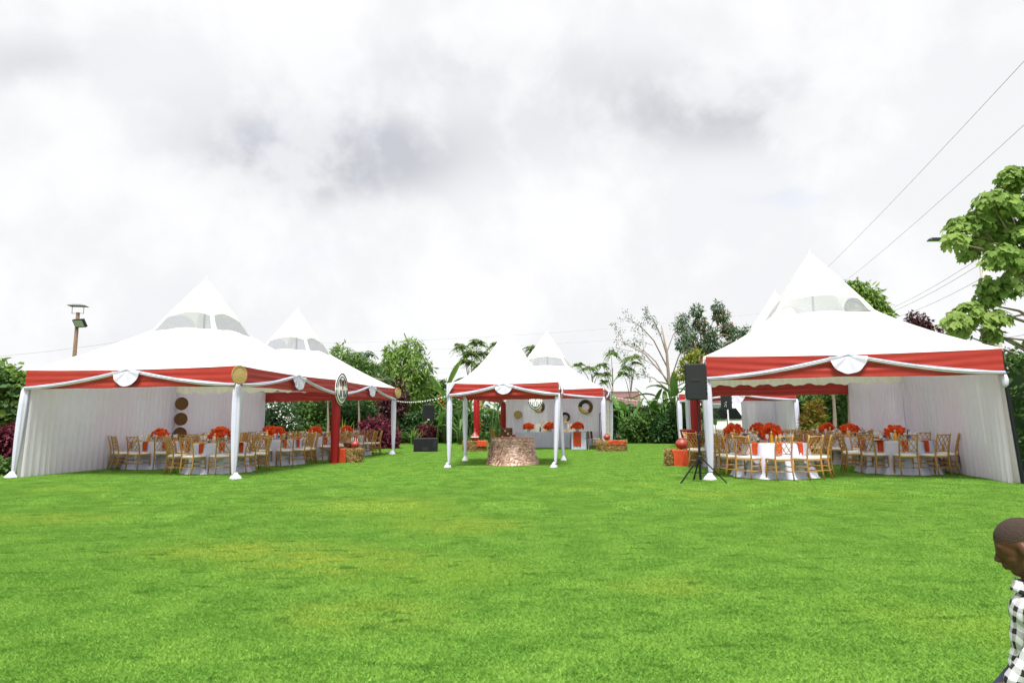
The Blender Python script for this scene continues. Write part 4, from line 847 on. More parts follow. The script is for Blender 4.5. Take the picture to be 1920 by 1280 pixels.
# purple-leaved tree and clipped shrubs at the back
Y = 37; b = at(742, 832, Y); tree('purple_leaf_tree', 'purple-leaved tree by the far corner of the left marquee', 'tree', (b.x, b.y, 0), at(744, 735, Y), .10, px([(746, 725, 14, 0), (742, 745, 18, 0), (750, 760, 16, 0), (735, 765, 20, 0), (725, 780, 22, 0), (755, 742, 12, 0), (715, 765, 18, 0)], Y, 1), 2600, .20, LF_PUR, group=GT)
def shrub(name, label, pxx, base_y, Y, clumps, n, size, lm, width=.5, droop=.2, group='garden shrubs', tpl=DIAMOND):
    b = at(pxx, base_y, Y); c0 = px(clumps, Y, 1); t = thing(name, label, 'shrub', (b.x, b.y, 0), 0, group); off = Vector((b.x, b.y, 0)); cl = [(Vector((c.x, c.y, max(c.z, r*.55)))-off, r) for c, r in c0]
    mb = MB()
    for c, r in cl: mb.tube([(c.x*.25, c.y*.25, 0), (c.x*.7, c.y*.7, c.z*.5), c], [.03, .02, .008], 5)
    mb.build('stems', BARK, t, True); v, f = cloud(cl, n, size, width, droop, tpl, .35); v[:, 2] = np.maximum(v[:, 2], .01); link('foliage', numesh('foliage', v, f, lm), t); return t
shrub('maroon_shrub', 'large rounded maroon shrub beside the last left table', 705, 848, 31, [(690, 805, 20, 0), (712, 802, 22, 0), (730, 815, 18, 0), (700, 828, 26, 0), (722, 835, 24, 0), (685, 830, 16, 0), (738, 832, 12, 0)], 5200, .15, LF_MAR)
shrub('maroon_shrub', 'low maroon shrub behind the subwoofer box', 800, 828, 38, [(792, 812, 14, 0), (808, 810, 14, 0), (818, 818, 11, 0), (785, 818, 10, 0)], 2000, .16, LF_MAR)
shrub('oleander', 'white-flowered oleander seen under the rear of the left marquee', 520, 840, 33, [(505, 770, 26, 0), (530, 765, 26, 0), (515, 795, 30, 0), (540, 800, 24, 0), (495, 800, 22, 0), (520, 820, 26, 0)], 4200, .26, LF_BLUE, .22, -.2)
o = bpy.data.objects['oleander']; v, f = cloud([(at(x, y, 32.3)-o.location, .26) for x, y in ((498, 762), (512, 758), (528, 770), (540, 756), (545, 785), (535, 790), (550, 792), (520, 775))], 150, .085, .8, 0, shell=.2); link('blossom', numesh('blossom', v, f, FLOW_W), o)
shrub('leafy_shrub', 'tall dense green shrub framed by the open back of the left marquee', 585, 838, 35, [(560, 772, 26, 0), (590, 765, 28, 0), (615, 775, 26, 0), (575, 800, 32, 0), (605, 805, 32, 0), (560, 820, 26, 0), (590, 828, 28, 0), (625, 825, 26, 0)], 6500, .19, LF_MID)
shrub('leafy_shrub', 'dark green shrub between the two thin trunks behind the left marquee', 655, 838, 36, [(645, 775, 26, 0), (670, 768, 26, 0), (690, 780, 24, 0), (650, 805, 30, 0), (680, 808, 28, 0), (660, 825, 26, 0)], 5200, .19, LF_DARK)
for k, (x, lab) in enumerate(((613, 'thin brown trunk left of the red draped post behind the left marquee'), (671, 'thin pale trunk right of the red draped post behind the left marquee'))):
    b = at(x, 832, 34); cl = px([(x-8, 705, 22, 0), (x+12, 700, 22, 0), (x, 685, 20, 0)], 34, 1); tree('slim_tree', lab, 'tree', (b.x, b.y, 0), at(x+3, 715, 34), .085, cl, 1500, .22, LF_MID, BARKG, group='slim trees behind the left marquee', bend=.08)
def blades(name, label, pxx, py, Y, n, ln, wd, lm, spread=.25, cat='plant', group='garden plants', arch=.5):
    """a clump of strap leaves, each leaf a part"""
    b = at(pxx, py, Y); t = thing(name, label, cat, (b.x, b.y, 0), rng.random()*6, group); ms = []
    for q in range(3):
        ac = arch*(.6+.5*q); ms.append(MB().grid(lambda a, s: ((a-.5)*wd*math.sin(math.pi*min(1, .12+.88*s)**.8)+.0, .05*ln*s+ac*ln*.45*s*s, ln*(s-.28*ac*s*s)+.03*abs(a-.5)), 2, 8).mesh('leaf', lm, True))
    for k in range(n):
        a = rng.random()*6.28; o = link('leaf', ms[k % 3], t, (rng.normal(0, spread*.35), rng.normal(0, spread*.35), 0)); o.rotation_euler = (rng.normal(0, .10), 0, a); s = .65+.5*rng.random(); o.scale = (s, s, s)
    return t
blades('sword_plant', 'pale yellow-green sword-leaved plant behind the red post of the left tent', 640, 832, 32, 22, 1.6, .07, LF_YEL, .5, arch=.3)
blades('fan_palm', 'small bright fan palm at the foot of the back hedge', 776, 828, 36, 26, 1.15, .10, LF_LIGHT, .3, arch=1.0)
# banana-like heliconias
def heliconia(label, pxx, py, Y, n, ln, lm=LF_BIG, flowers=0, spread=.6, wd=.34, group='heliconia clumps'):
    b = at(pxx, py, Y); t = thing('heliconia', label, 'plant', (b.x, b.y, 0), 0, group); mb = MB(); ms = []
    for q in range(4):
        dr = .25+.3*q
        def lf(a, s):
            w_ = wd*math.sin(math.pi*min(.999, .06+.94*s))**.65*(1-.15*s); x = (a-.5)*w_; return (x, s*ln*.62*(.55+.45*dr), ln*.62*(s*(1-.25*dr)-.75*dr*s*s)+abs(a-.5)*w_*.45+.012*math.sin(s*34)*abs(a-.5))
        ms.append(MB().grid(lf, 4, 12).mesh('leaf', lm, True))
    for k in range(n):
        a = rng.random()*6.28; q = rng.random(2)*spread*2-spread; h = ln*(.25+.75*rng.random()); lean = Vector((math.cos(a), math.sin(a), 0))*h*.12; p0 = Vector((q[0], q[1]*.7, 0)); p1 = p0+Vector((0, 0, h))+lean
        mb.tube([p0, p0.lerp(p1, .5)+lean*.1, p1], [.028, .022, .012], 5); o = link('leaf', ms[k % 4], t, p1); o.rotation_euler = (0, 0, a-math.pi/2); s = .7+.5*rng.random(); o.scale = (s, s, s)
    mb.build('stems', LF_MID, t, True)
    for k in range(flowers):
        q = rng.random(2)*spread*2-spread; z = ln*(.55+.65*rng.random()); fm = MB()
        for j in range(6): fm.tube([(q[0], q[1]-.2, z-.11*j), (q[0]+(-1)**j*.10, q[1]-.23, z-.11*j-.03), (q[0]+(-1)**j*.13, q[1]-.24, z-.11*j+.02)], [.022, .02, .004], 5)
        fm.build('flower_spike', FLOW_R, t)
    return t
heliconia('tall heliconia clump with hanging red flowers behind the gazebo post', 905, 832, 35.5, 34, 2.3, LF_MID, 6, 1.3, .22)
heliconia('heliconia clump left of the gazebo with orange flower spikes', 845, 830, 37.5, 26, 2.6, LF_BIG, 3, .9, .26)
heliconia('upright banana-leaved plant beside the gazebo roof corner', 836, 828, 40, 9, 3.6, LF_LIGHT, 0, .5, .45)
heliconia('broad-leaved clump in the middle of the hedge right of the head table', 1205, 828, 37, 46, 1.9, LF_BIG, 0, 1.2, .34)
heliconia('broad-leaved dark clump under the bare tree', 1250, 828, 36, 40, 2.2, LF_MID, 0, 1.1, .34)
heliconia('tall broad-leaved clump behind the posts of the far marquee', 1300, 832, 35, 34, 2.9, LF_MID, 0, 1.3, .40)
shrub('leafy_shrub', 'bushy green shrub at the foot of the broad-leaved clump right of the head table', 1205, 828, 35.6, [(1180, 800, 17, 0), (1202, 792, 19, 0), (1225, 800, 18, 0), (1192, 815, 16, 0), (1216, 816, 16, 0), (1172, 815, 12, 0)], 3600, .19, LF_MID)
shrub('leafy_shrub', 'bushy dark shrub under the bare tree', 1252, 828, 34.8, [(1240, 795, 17, 0), (1262, 790, 18, 0), (1250, 812, 18, 0), (1272, 812, 14, 0), (1234, 816, 12, 0)], 3200, .19, LF_DARK)
def hedge(label, pts, hgt, thick, n, size, lm, group='clipped hedges', wave=.12, core=True):
    """a hedge along a line of ground points: a solid dark core inside, leaves on every face"""
    p0 = Vector((pts[0][0], pts[0][1], 0)); t = thing('hedge', label, 'hedge', p0, 0, group); P = [Vector((x, y, 0))-p0 for x, y in pts]; seg = [(P[i+1]-P[i]).length for i in range(len(P)-1)]; tot = sum(seg)
    cm = MB(); vs = []; mm = 0
    for i in range(len(P)-1):
        d = (P[i+1]-P[i]).normalized(); nn = Vector((d.y, -d.x, 0)); c = (P[i]+P[i+1])/2; cm.box(c+Vector((0, 0, hgt*.45+.02)), (seg[i]*.98, thick*.72, hgt*.88), math.atan2(d.y, d.x))
    cm.build('leaf_core', LF_DARK, t)  # solid box added in place of the dense inner leaves, behind the foliage
    pos, d_, nz = [], [], []
    u = rng.random(n)*tot; face = rng.random(n); hgts = rng.random(n)
    for k in range(n):
        s = u[k]; i = 0
        while i < len(seg)-1 and s > seg[i]: s -= seg[i]; i += 1
        d = (P[i+1]-P[i])/seg[i]; nn = Vector((d.y, -d.x, 0)); q = P[i]+d*s; wv = wave*math.sin(u[k]*1.9)+wave*.6*math.sin(u[k]*4.7+hgts[k]*5)
        if face[k] < .42: o_ = nn; pp = q+nn*(thick/2+wv*.6)+Vector((0, 0, hgt*hgts[k]))
        elif face[k] < .62: o_ = -nn; pp = q-nn*(thick/2)+Vector((0, 0, hgt*hgts[k]))
        else: o_ = Vector((0, 0, 1)); pp = q+nn*(hgts[k]-.5)*thick*1.1+Vector((0, 0, hgt+wv))
        pos.append(pp); d_.append(o_); nz.append(o_)
    pos = np.array([list(q) for q in pos])+rng.normal(0, .07, (n, 3)); o_ = np.array([list(q) for q in d_]); d = o_*.4+rng.normal(0, .6, (n, 3)); d[:, 2] -= .25; nzv = o_*.8+rng.normal(0, .5, (n, 3)); nzv[:, 2] += .5
    pos[:, 2] = np.maximum(pos[:, 2], .03); v, f = leaves_np(pos, d, nzv, size*(.6+.8*rng.random(n)), .6); v[:, 2] = np.maximum(v[:, 2], .005); link('foliage', numesh('foliage', v, f, lm), t); return t
def xy(x, Y): q = at(x, 800, Y); return (q.x, q.y)
hedge('clipped dark hedge along the back of the lawn behind the subwoofer', [xy(690, 41), xy(790, 40.5), xy(960, 41)], 1.75, 1.2, 12000, .15, LF_DARK)
hedge('ivy-covered hedge right of the head table tent', [xy(1130, 39.5), xy(1230, 39), xy(1300, 38.5)], 2.0, 1.3, 10000, .15, LF_DARK)
hedge('tall green hedge behind the open back of the left marquee', [xy(440, 36), xy(560, 38), xy(700, 39)], 2.7, 1.2, 12000, .18, LF_MID, wave=.25)
hedge('tall mixed hedge behind the open back of the right marquee', [xy(1450, 36), xy(1540, 33), xy(1640, 29)], 2.5, 1.4, 12000, .18, LF_MID, wave=.25)
hedge('tall clipped hedge outside the curtain wall of the right marquee', [(12.55, 10.5), (12.6, 14), (13.4, 19), (14.2, 23)], 2.75, 1.3, 15000, .13, LF_MID, wave=.2)
hedge('broad hedge behind the left marquee curtain', [(-15.4, 14.5), (-15.0, 17.5), (-14.4, 21.5), (-13.7, 26), (-13.0, 31)], 2.4, 1.4, 9000, .20, LF_DARK, wave=.2)
hedge('low strip of grassy border plants at the foot of the right back hedge', [xy(1160, 37.6), xy(1260, 36.8)], .38, .5, 4500, .22, LF_BLUE, 'garden borders')
hedge('low strip of border plants at the foot of the left back hedge', [xy(700, 39), xy(860, 38.8), xy(960, 39)], .40, .6, 4500, .22, LF_MID, 'garden borders')
shrub('croton', 'yellow and red croton shrub framed by the open right marquee', 1525, 838, 27, [(1516, 765, 8, 0), (1533, 758, 8, 0), (1526, 775, 11, 0), (1510, 786, 9, 0), (1538, 780, 9, 0), (1522, 800, 13, 0), (1530, 815, 12, 0)], 1500, .20, LF_CROT, .22, -.4)
for k, (x, x2, lab) in enumerate(((1566, 1560, 'brown leaning trunk seen through the open right marquee'), (1593, 1590, 'pale trunk beside the curtain end of the right marquee'))):
    b = at(x, 835, 28.5); tree('slim_tree', lab, 'tree', (b.x, b.y, 0), at(x2, 690, 28.5), .11, px([(x2-8, 672, 24, 0), (x2+14, 668, 24, 0)], 28.5, 1), 1500, .2, LF_MID, BARKG, group='slim trees behind the right marquee', bend=.06)
# the left edge: broad-leaved climber over the hedge, maroon shrubs below
shrub('broad_leaved_climber', 'broad-leaved green climber rising left of the front left marquee', 20, 890, 18.5, [(18, 715, 30, 0), (45, 722, 24, 0), (-15, 705, 34, 0), (8, 745, 34, 0), (40, 752, 26, 0), (-20, 755, 34, 0), (20, 780, 30, -.2), (58, 735, 16, .2), (-30, 790, 34, 0)], 2600, .24, LF_LIGHT, .75, .7, tpl=FOLD)
shrub('maroon_shrub', 'maroon leafy shrub beside the front left post of the left marquee', 15, 892, 17.0, [(25, 815, 22, 0), (5, 825, 26, 0), (35, 840, 18, 0), (15, 850, 24, 0), (-20, 835, 28, 0), (-25, 865, 26, 0), (20, 868, 18, 0)], 4200, .10, LF_MAR, .6)
shrub('leafy_shrub', 'low green and brown shrub at the foot of the maroon shrub', 15, 895, 16.6, [(10, 875, 16, 0), (30, 872, 14, 0), (-12, 880, 18, 0)], 1500, .11, LF_MID)
# broad lobed-leaf tree over the right marquee: the largest leaves are parts of their own
LOBE = MB(); pts = [(0, 0), (.28, -.04), (.52, .18), (.40, .36), (.50, .62), (.24, .66), (0, 1.05), (-.24, .66), (-.50, .62), (-.40, .36), (-.52, .18), (-.28, -.04)]
lv = [(x, y, .06*abs(x)-.16*y*y) for x, y in pts]+[(0, .38, -.06)]; LOBE.add(lv, [(12, i, (i+1) % 12) for i in range(12)])
LOBM = LOBE.mesh('leaf', LF_LOBE, False)
Y = 15.5; bt = Vector((14.0, 16.0, 0)); t = thing('broad_leaf_tree', 'tree with broad lobed green leaves overhanging the right marquee corner', 'tree', bt, 0)
cl = px([(1900, 340, 30, 0), (1930, 355, 40, 0), (1860, 385, 32, -.3), (1895, 400, 40, 0), (1830, 420, 28, 0), (1865, 440, 34, .4), (1800, 430, 26, 0), (1905, 455, 36, 0), (1790, 455, 22, -.3), (1830, 470, 30, .3), (1880, 490, 34, -.3), (1925, 500, 40, 0), (1855, 540, 24, 0), (1890, 545, 30, 0), (1850, 570, 26, .2), (1815, 590, 26, 0), (1790, 605, 22, -.2), (1835, 610, 28, 0), (1870, 600, 22, 0), (1800, 625, 22, 0), (1860, 630, 18, 0), (1960, 420, 50, 0), (1970, 520, 50, .5), (1990, 340, 50, 0), (2040, 440, 60, .5)], Y, 1)
cl = [(c-bt, r) for c, r in cl]
mb = MB(); tp = Vector((-1.0, -.2, 5.2)); mb.tube([(0, 0, 0), (-.1, 0, 1.6), (-.35, -.05, 3.2), tp], [.17, .14, .12, .06], 9)
for c, r in cl:
    s = Vector((-.35, -.05, 3.2)).lerp(tp, random.random()) if c.z > 3.6 else Vector((-.12, 0, 2.0)).lerp(Vector((-.35, -.05, 3.2)), random.random()); mm = s.lerp(c, .5)+Vector((0, 0, .15)); mb.tube([s, mm, c], [.045, .03, .01], 6)
mb.build('trunk', BARKG, t, True)
def lobes(n, sz):
    c = np.array([list(q[0]) for q in cl]); r = np.array([q[1] for q in cl]); pk_ = rng.choice(len(c), n, p=r**2/np.sum(r**2)); o_ = nrmz(rng.normal(0, 1, (n, 3))); o_[:, 2] = np.where(o_[:, 2] < -.3, -o_[:, 2], o_[:, 2])
    pos = c[pk_]+o_*((.55+.5*rng.random(n))*r[pk_])[:, None]; d = o_*.55+rng.normal(0, .3, (n, 3)); d[:, 2] -= 1.0; nz = o_*.9+rng.normal(0, .3, (n, 3)); nz[:, 2] += .75; nz[:, 1] -= .25
    return pos, nrmz(d), nz, sz*(.65+.7*rng.random(n))
pos, d, nz, sz = lobes(5200, .155); camp = np.array([-bt.x, -bt.y, CAMH]); near = np.argsort(np.linalg.norm(pos-camp, axis=1)-sz*4)
for i in near[:300]:
    dd = Vector(d[i]); x_ = dd.cross(Vector(nz[i])).normalized(); z_ = x_.cross(dd); M = Matrix((x_, dd, z_)).transposed().to_4x4(); M.translation = Vector(pos[i]); o = link('leaf', LOBM, t); o.matrix_local = M @ Matrix.Scale(sz[i], 4)
k = near[300:]; tv = np.array(lv); dd = d[k]; xx = nrmz(np.cross(dd, nz[k])); z2 = np.cross(xx, dd); s = sz[k][:, None, None]
v = pos[k][:, None, :]+s*(tv[None, :, 0:1]*xx[:, None, :]+tv[None, :, 1:2]*dd[:, None, :]+tv[None, :, 2:3]*z2[:, None, :]); tf = np.array([[12, i, (i+1) % 12] for i in range(12)])
link('crown', numesh('crown', v.reshape(-1, 3), (tf[None]+(np.arange(len(k))*13)[:, None, None]).reshape(-1, 3), LF_LOBE), t, kind='stuff')

# ------------------------------------------------------------------ poles, lamps, wires
b = at(136, 700, 24); fl = thing('floodlight_pole', 'brown wooden pole with a solar lamp and a floodlight behind the left marquee', 'lamp post', (b.x, b.y, 0), 0)
zt = at(136, 586, 24).z; MB().tube([(0, 0, 0), (.03, 0, zt)], [.08, .065], 10).build('pole', BARK, fl, True)
sl = MB().box((.02, 0, zt+.26), (.62, .42, .035), R(12), .85).build('solar_panel', mat('grey_panel', (.10, .10, .105), .6), fl); MB().box((.02, 0, zt+.295), (.44, .30, .03), R(12), .6).build('panel_hump', mat('grey_panel', (.3, .31, .3), .4), sl)
for s in (-.2, .24): MB().bar((s, 0, zt-.04), (s, 0, zt+.25), .018).build('bracket', PVCB, fl)
MB().bar((-.2, 0, zt-.03), (.24, 0, zt-.03), .018).build('bracket', PVCB, fl)
hd = thing('floodlight', 'black floodlight with a pale glass face on the wooden pole', 'floodlight', (b.x+.24, b.y-.16, at(148, 607, 24).z), R(-15))
h1 = MB().box((0, 0, 0), (.50, .09, .32), 0, 1, R(32)).build('housing', BLK, hd); MB().box((0, -.043, -.027), (.42, .02, .24), 0, 1, R(32)).build('glass', mat('lamp_glass', (.30, .30, .31), .4), h1); MB().bar((-.22, .02, .1), (-.3, .15, .05), .02).build('bracket', STEEL, hd)
b = at(1884, 700, 23); up_ = thing('utility_pole', 'grey concrete utility pole behind the broad-leaved tree', 'pole', (b.x, b.y, 0), 0); MB().tube([(0, 0, 0), (-.45, 0, 8.2)], [.21, .13], 12).build('pole', CONC, up_, True)
zl = at(1750, 449, 23).z; xl = at(1750, 449, 23).x-b.x; MB().tube([(-.4, 0, zl-.15), (xl*.6, 0, zl+.02), (xl+.2, 0, zl+.03)], .035, 8).build('lamp_arm', PVCB, up_, True); bevel(MB().box((xl+.18, 0, zl), (.75, .28, .10), 0, .8).build('lamp_head', STEEL, up_), .02)
MB().bar((-.9, 0, 7.6), (.2, 0, 7.6), .08).build('cross_arm', CONC, up_)
WIRE = mat('grey_cable', (.34, .35, .38), .7)
def wire(label, a, b, sag, r=.012):
    mb = MB(); mb.tube([a.lerp(b, k/16)-Vector((0, 0, sag*4*(k/16)*(1-k/16))) for k in range(17)], r, 4, False); tag(mb.build('power_line', WIRE), label, 'cable', 'overhead power lines')
wire('upper of the two near cables crossing the sky over the right marquee', at(1530, 522, 33), at(1960, 72, 11), .1, .008)
wire('lower of the two near cables crossing the sky over the right marquee', at(1585, 527, 33), at(1960, 198, 12), .1, .008)
for k, (x0, y0, x1, y1) in enumerate(((1640, 590, 1830, 488), (1640, 596, 1830, 500), (1660, 600, 1840, 522))):
    wire(['top', 'middle', 'lowest'][k]+' cable of the three slanting down to the right marquee roof', at(x0, y0, 45), at(x1, y1, 26), .2, .012)
for k, (y0, y1) in enumerate(((644, 560), (659, 588), (690, 640), (697, 650))):
    wire(['highest', 'second', 'third', 'lowest'][k]+' of the four long cables behind the trees', at(560, y0, 62), at(1640, y1, 62), .9, .011)
wire('cable sloping down to the floodlight pole on the left', at(-60, 672, 40), at(330, 622, 40), .2, .012)
wire('black cable from the concrete pole leaving the picture', at(1878, 634, 23), at(2040, 600, 19), .05, .012)
def string_lights(label, a, b, sag, n):
    t = thing('string_lights', label, 'string lights', a, 0, 'strings of fairy lights'); d = b-a; f = lambda q: d*q-Vector((0, 0, sag*4*q*(1-q))); MB().tube([f(k/20) for k in range(21)], .004, 4, False).build('wire', PORC, t)
    bm = MB().lathe([(.004, 0), (.014, -.01), (.017, -.03), (.008, -.045)], 8).mesh('bulb', PORC, True)
    for k in range(n): link('bulb', bm, t, f((k+.5)/n))
q = TW(T2, P2('r', 1, 0, 2.12)); q3 = TW(T3, P3('f', 0, 0, 1.98)); string_lights('string of fairy lights from the left marquee to the gazebo', q+Vector((.1, 0, 0)), q3+Vector((-.1, 0, .02)), .10, 22)
q = TW(T4, P4('r', 1, 0, 2.5)); q3 = TW(T7, P7('f', 0, 0, 2.35)); string_lights('string of fairy lights from the head table tent to the far marquee', q, q3, .22, 18)

# ------------------------------------------------------------------ parked van and tiled house behind the garden
b = at(1352, 830, 37); vn = thing('parked_van', 'white van with dark windows parked behind the far marquee', 'van', (b.x, b.y, 0), R(186))
VW = mat('white_car_paint', (.78, .78, .78), .25, spec=.5); VG = mat('dark_car_glass', (.012, .014, .016), .08, spec=.6)
sec = [(-2.35, .35), (-2.38, 1.0), (-2.3, 1.15), (-1.75, 1.3), (-1.05, 2.05), (-.8, 2.14), (2.1, 2.16), (2.3, 2.02), (2.36, .9), (2.34, .35)]
bm_ = MB(); n = len(sec); bm_.add([(x, y*(.90 if z > 1.9 else 1), z) for y in (-.86, .86) for x, z in sec], [tuple(range(n))[::-1], tuple(range(n, 2*n))]+[(i, (i+1) % n, (i+1) % n+n, i+n) for i in range(n)]); bo = bm_.build('body', VW, vn); bevel(bo, .06, 3)
for s in (-1, 1):
    for (x0, x1) in ((-1.0, -.15), (0, 1.0), (1.12, 2.1)):
        o = MB().add([(x0+(.28 if x0 < -.5 else 0)*0, s*.875, 1.3), (x1, s*.875, 1.3), (x1, s*.845, 1.9), (x0+(.42 if x0 < -.5 else 0), s*.845, 1.9)], [(0, 1, 2, 3)]).build('window', VG, vn); sd_ = o.modifiers.new('thick', 'SOLIDIFY'); sd_.thickness = .03
    MB().box((-.25, s*.885, 1.08), (.16, .03, .04)).build('door_handle', BLK, vn); bevel(MB().box((-1.15, s*1.0, 1.32), (.12, .22, .2)).build('mirror', BLK, vn), .02); MB().bar((-.6, s*.68, 2.24), (1.9, s*.68, 2.24), .04).build('roof_rail', STEEL, vn)
    for x in (-1.5, 1.45):
        w_ = MB().lathe([(.30, -.1), (.33, -.07), (.33, .07), (.30, .1)], 24).build('wheel', BLK, vn); w_.location = (x, s*.80, .33); w_.rotation_euler = (R(90), 0, 0); MB().lathe([(.20, -.105), (.19, -.11), (.19, .11), (.20, .105)], 18).build('rim', SILVER, w_)
    MB().box((-2.36, s*.6, .85), (.05, .3, .18)).build('headlight', PORC, vn); MB().box((2.36, s*.74, 1.0), (.04, .12, .4)).build('tail_light', RED, vn)
MB().add([(-1.72, -.74, 1.36), (-1.72, .74, 1.36), (-1.10, .66, 2.02), (-1.10, -.66, 2.02)], [(0, 1, 2, 3)]).build('windscreen', VG, vn)
b = at(1120, 800, 56); hs = thing('tiled_house', 'low house with a pinkish brown tiled roof beyond the hedge', 'house', (b.x, b.y, 0), R(-3))
PLAST = mat('cream_plaster', (.55, .48, .40), .9, (.48, .42, .35), 3); TILE = mat('roof_tile', (.20, .115, .105), .8, (.15, .082, .075), 9, island=.5, bump=.2)
MB().box((0, 3, 1.05), (7.6, 6, 2.1)).build('wall', PLAST, hs); zr = at(1200, 735, 59).z
MB().add([(-3.8, 0, 2.1), (-3.8, 6, 2.1), (-3.8, 3, zr-.12), (3.8, 0, 2.1), (3.8, 6, 2.1), (3.8, 3, zr-.12)], [(0, 1, 2), (5, 4, 3)]).build('gable', PLAST, hs)
rf = MB().box((0, 3, zr), (8.2, .3, .14)).build('roof', TILE, hs); rows = 13
for sgn in (-1, 1):
    mbt = MB()
    for j in range(rows):
        for i in range(27):
            y0 = 3+sgn*(3.45*(j+.5)/rows); z0 = zr-.02-(zr-1.98)*(j+.5)/rows*1.1; mbt.box((-3.95+.304*i, y0, z0), (.295, .30, .03), 0, 1, -sgn*math.atan2((zr-1.98)*1.1, 3.45)+sgn*.08)
    o = mbt.build('tiles', TILE, rf, kind='stuff')
for x in (-2, 1.6):
    o = MB().box((x, -.02, 1.25), (1.1, .06, 1.0)).build('window', VG, hs); MB().box((x, -.06, .72), (1.3, .14, .07)).build('sill', PLAST, o)
# ------------------------------------------------------------------ the boy in the plaid shirt at the right edge
ps = thing('person', 'small boy in black and white plaid shirt at the right edge, head bowed', 'person', (2.005, 2.60, 0), R(146)); ps.scale = (.96, .96, .96)
# local axes: +x is the way he walks (screen left), +y away from the camera's right side
def ell(mb, c, r, rot=(0, 0, 0), nu=16, nv=10):
    from mathutils import Euler
    M = Euler(rot).to_matrix(); c = Vector(c); vs = []
    for j in range(1, nv):
        ph = math.pi*j/nv
        for i in range(nu): a = 2*math.pi*i/nu; vs.append(c+M @ Vector((r[0]*math.sin(ph)*math.cos(a), r[1]*math.sin(ph)*math.sin(a), r[2]*math.cos(ph))))
    k = len(vs); vs += [c+M @ Vector((0, 0, r[2])), c+M @ Vector((0, 0, -r[2]))]
    fs = [(j*nu+i, j*nu+(i+1) % nu, (j+1)*nu+(i+1) % nu, (j+1)*nu+i)[::-1] for j in range(nv-2) for i in range(nu)]+[(k, i, (i+1) % nu) for i in range(nu)]+[(k+1, (nv-2)*nu+(i+1) % nu, (nv-2)*nu+i) for i in range(nu)]
    mb.add(vs, fs)
def cap(mb, a, b, ra, rb, n=14):
    a, b = Vector(a), Vector(b); d = (b-a).normalized(); pts = [a-d*ra*.97, a-d*ra*.7, a, b, b+d*rb*.7, b+d*rb*.97]; mb.tube(pts, [ra*.2, ra*.72, ra, rb, rb*.72, rb*.2], n)
def fuse(mb, name, m, vox, sm=6, parent=ps):
    o = mb.build(name, m, parent, True); r = o.modifiers.new('fuse', 'REMESH'); r.mode = 'VOXEL'; r.voxel_size = vox; r.use_smooth_shade = True
    s = o.modifiers.new('soft', 'SMOOTH'); s.factor = .5; s.iterations = sm; return o
S_ = 1.0
neck = Vector((.0, 0, .70)); hc = Vector((.008, 0, .825))            # head centre, bowed forward
from mathutils import Euler
HB = Euler((0, R(24), 0)).to_matrix()
def hp(x, y, z): return hc+HB @ Vector((x, y, z))
body = MB()
hr = (0, R(24), 0)
ell(body, hp(-.012, 0, .028), (.090, .072, .080), hr, 24, 16); ell(body, hp(.030, 0, .0), (.058, .062, .070), hr, 20, 14); ell(body, hp(.034, 0, -.045), (.046, .050, .056), hr, 18, 12)
ell(body, hp(.052, 0, -.082), (.026, .030, .020), hr); ell(body, hp(.062, 0, .026), (.020, .048, .018), hr)
cap(body, hp(.078, 0, .010), hp(.099, 0, -.020), .008, .011); ell(body, hp(.096, .009, -.026), (.009, .008, .008)); ell(body, hp(.096, -.009, -.026), (.009, .008, .008))
ell(body, hp(.084, 0, -.047), (.013, .022, .008), hr); ell(body, hp(.081, 0, -.060), (.012, .020, .008), hr)
for s in (-1, 1):
    ell(body, hp(.045, s*.040, -.028), (.026, .018, .022), hr); ell(body, hp(-.004, s*.079, -.008), (.019, .010, .030), (0, R(20), -s*R(24))); ell(body, hp(.0, s*.076, -.032), (.010, .008, .011))
    ell(body, hp(.068, s*.026, .008), (.010, .016, .010), hr)
cap(body, (-.020, 0, .64), hp(-.028, 0, -.035), .040, .043)
ell(body, (-.03, 0, .56), (.070, .112, .09)); ell(body, (-.03, 0, .46), (.066, .095, .11)); ell(body, (-.02, 0, .38), (.070, .100, .07))
for s in (-1, 1):
    ph_ = 1 if s < 0 else -1
    hip, knee, ank = Vector((-.01, s*.05, .37)), Vector((.02+.10*ph_, s*.055, .20)), Vector((-.04+.12*ph_ if ph_ > 0 else -.20, s*.055, .05 if ph_ > 0 else .075))
    cap(body, hip, knee, .058, .040); cap(body, knee, ank, .039, .026); cap(body, ank+Vector((-.01, 0, -.022)), ank+Vector((.085, 0, -.028)), .022, .018)
    sh = Vector((-.02, s*.115, .60)); el = Vector((-.01, s*.150, .465)) if s > 0 else Vector((-.06, s*.14, .47)); wr = Vector((.085 if s > 0 else -.05, s*.15, .325 if s > 0 else .35))
    cap(body, sh, el, .032, .026); cap(body, el, wr, .025, .018)
    dv = (wr-el).normalized(); hd_ = wr+dv*.032; ell(body, hd_, (.030, .012, .026), (0, math.atan2(-dv.z, dv.x), 0))
    sd_ = Vector((0, 0, 1)).cross(dv).normalized(); upv = dv.cross(sd_)
    for k, ln in enumerate((.030, .036, .038, .034)):
        f0 = hd_+dv*.022+upv*(.018-.0115*k); f1 = f0+dv*ln*.55-sd_*s*.004; cap(body, f0, f1, .0062, .0058, 8); cap(body, f1, f1+dv*ln*.35-sd_*s*.010, .0058, .0048, 8)
    th = wr+dv*.016+upv*.020; cap(body, th, th+dv*.020+upv*.016, .0075, .0068, 8); cap(body, th+dv*.020+upv*.016, th+dv*.040+upv*.019, .0068, .0055, 8)
fuse(body, 'body', SKIN, .0052, 3)
hair = MB(); ell(hair, hp(-.016, 0, .034), (.0915, .0735, .0795), hr, 24, 16); hh = hair.build('hair', HAIR, ps, True)
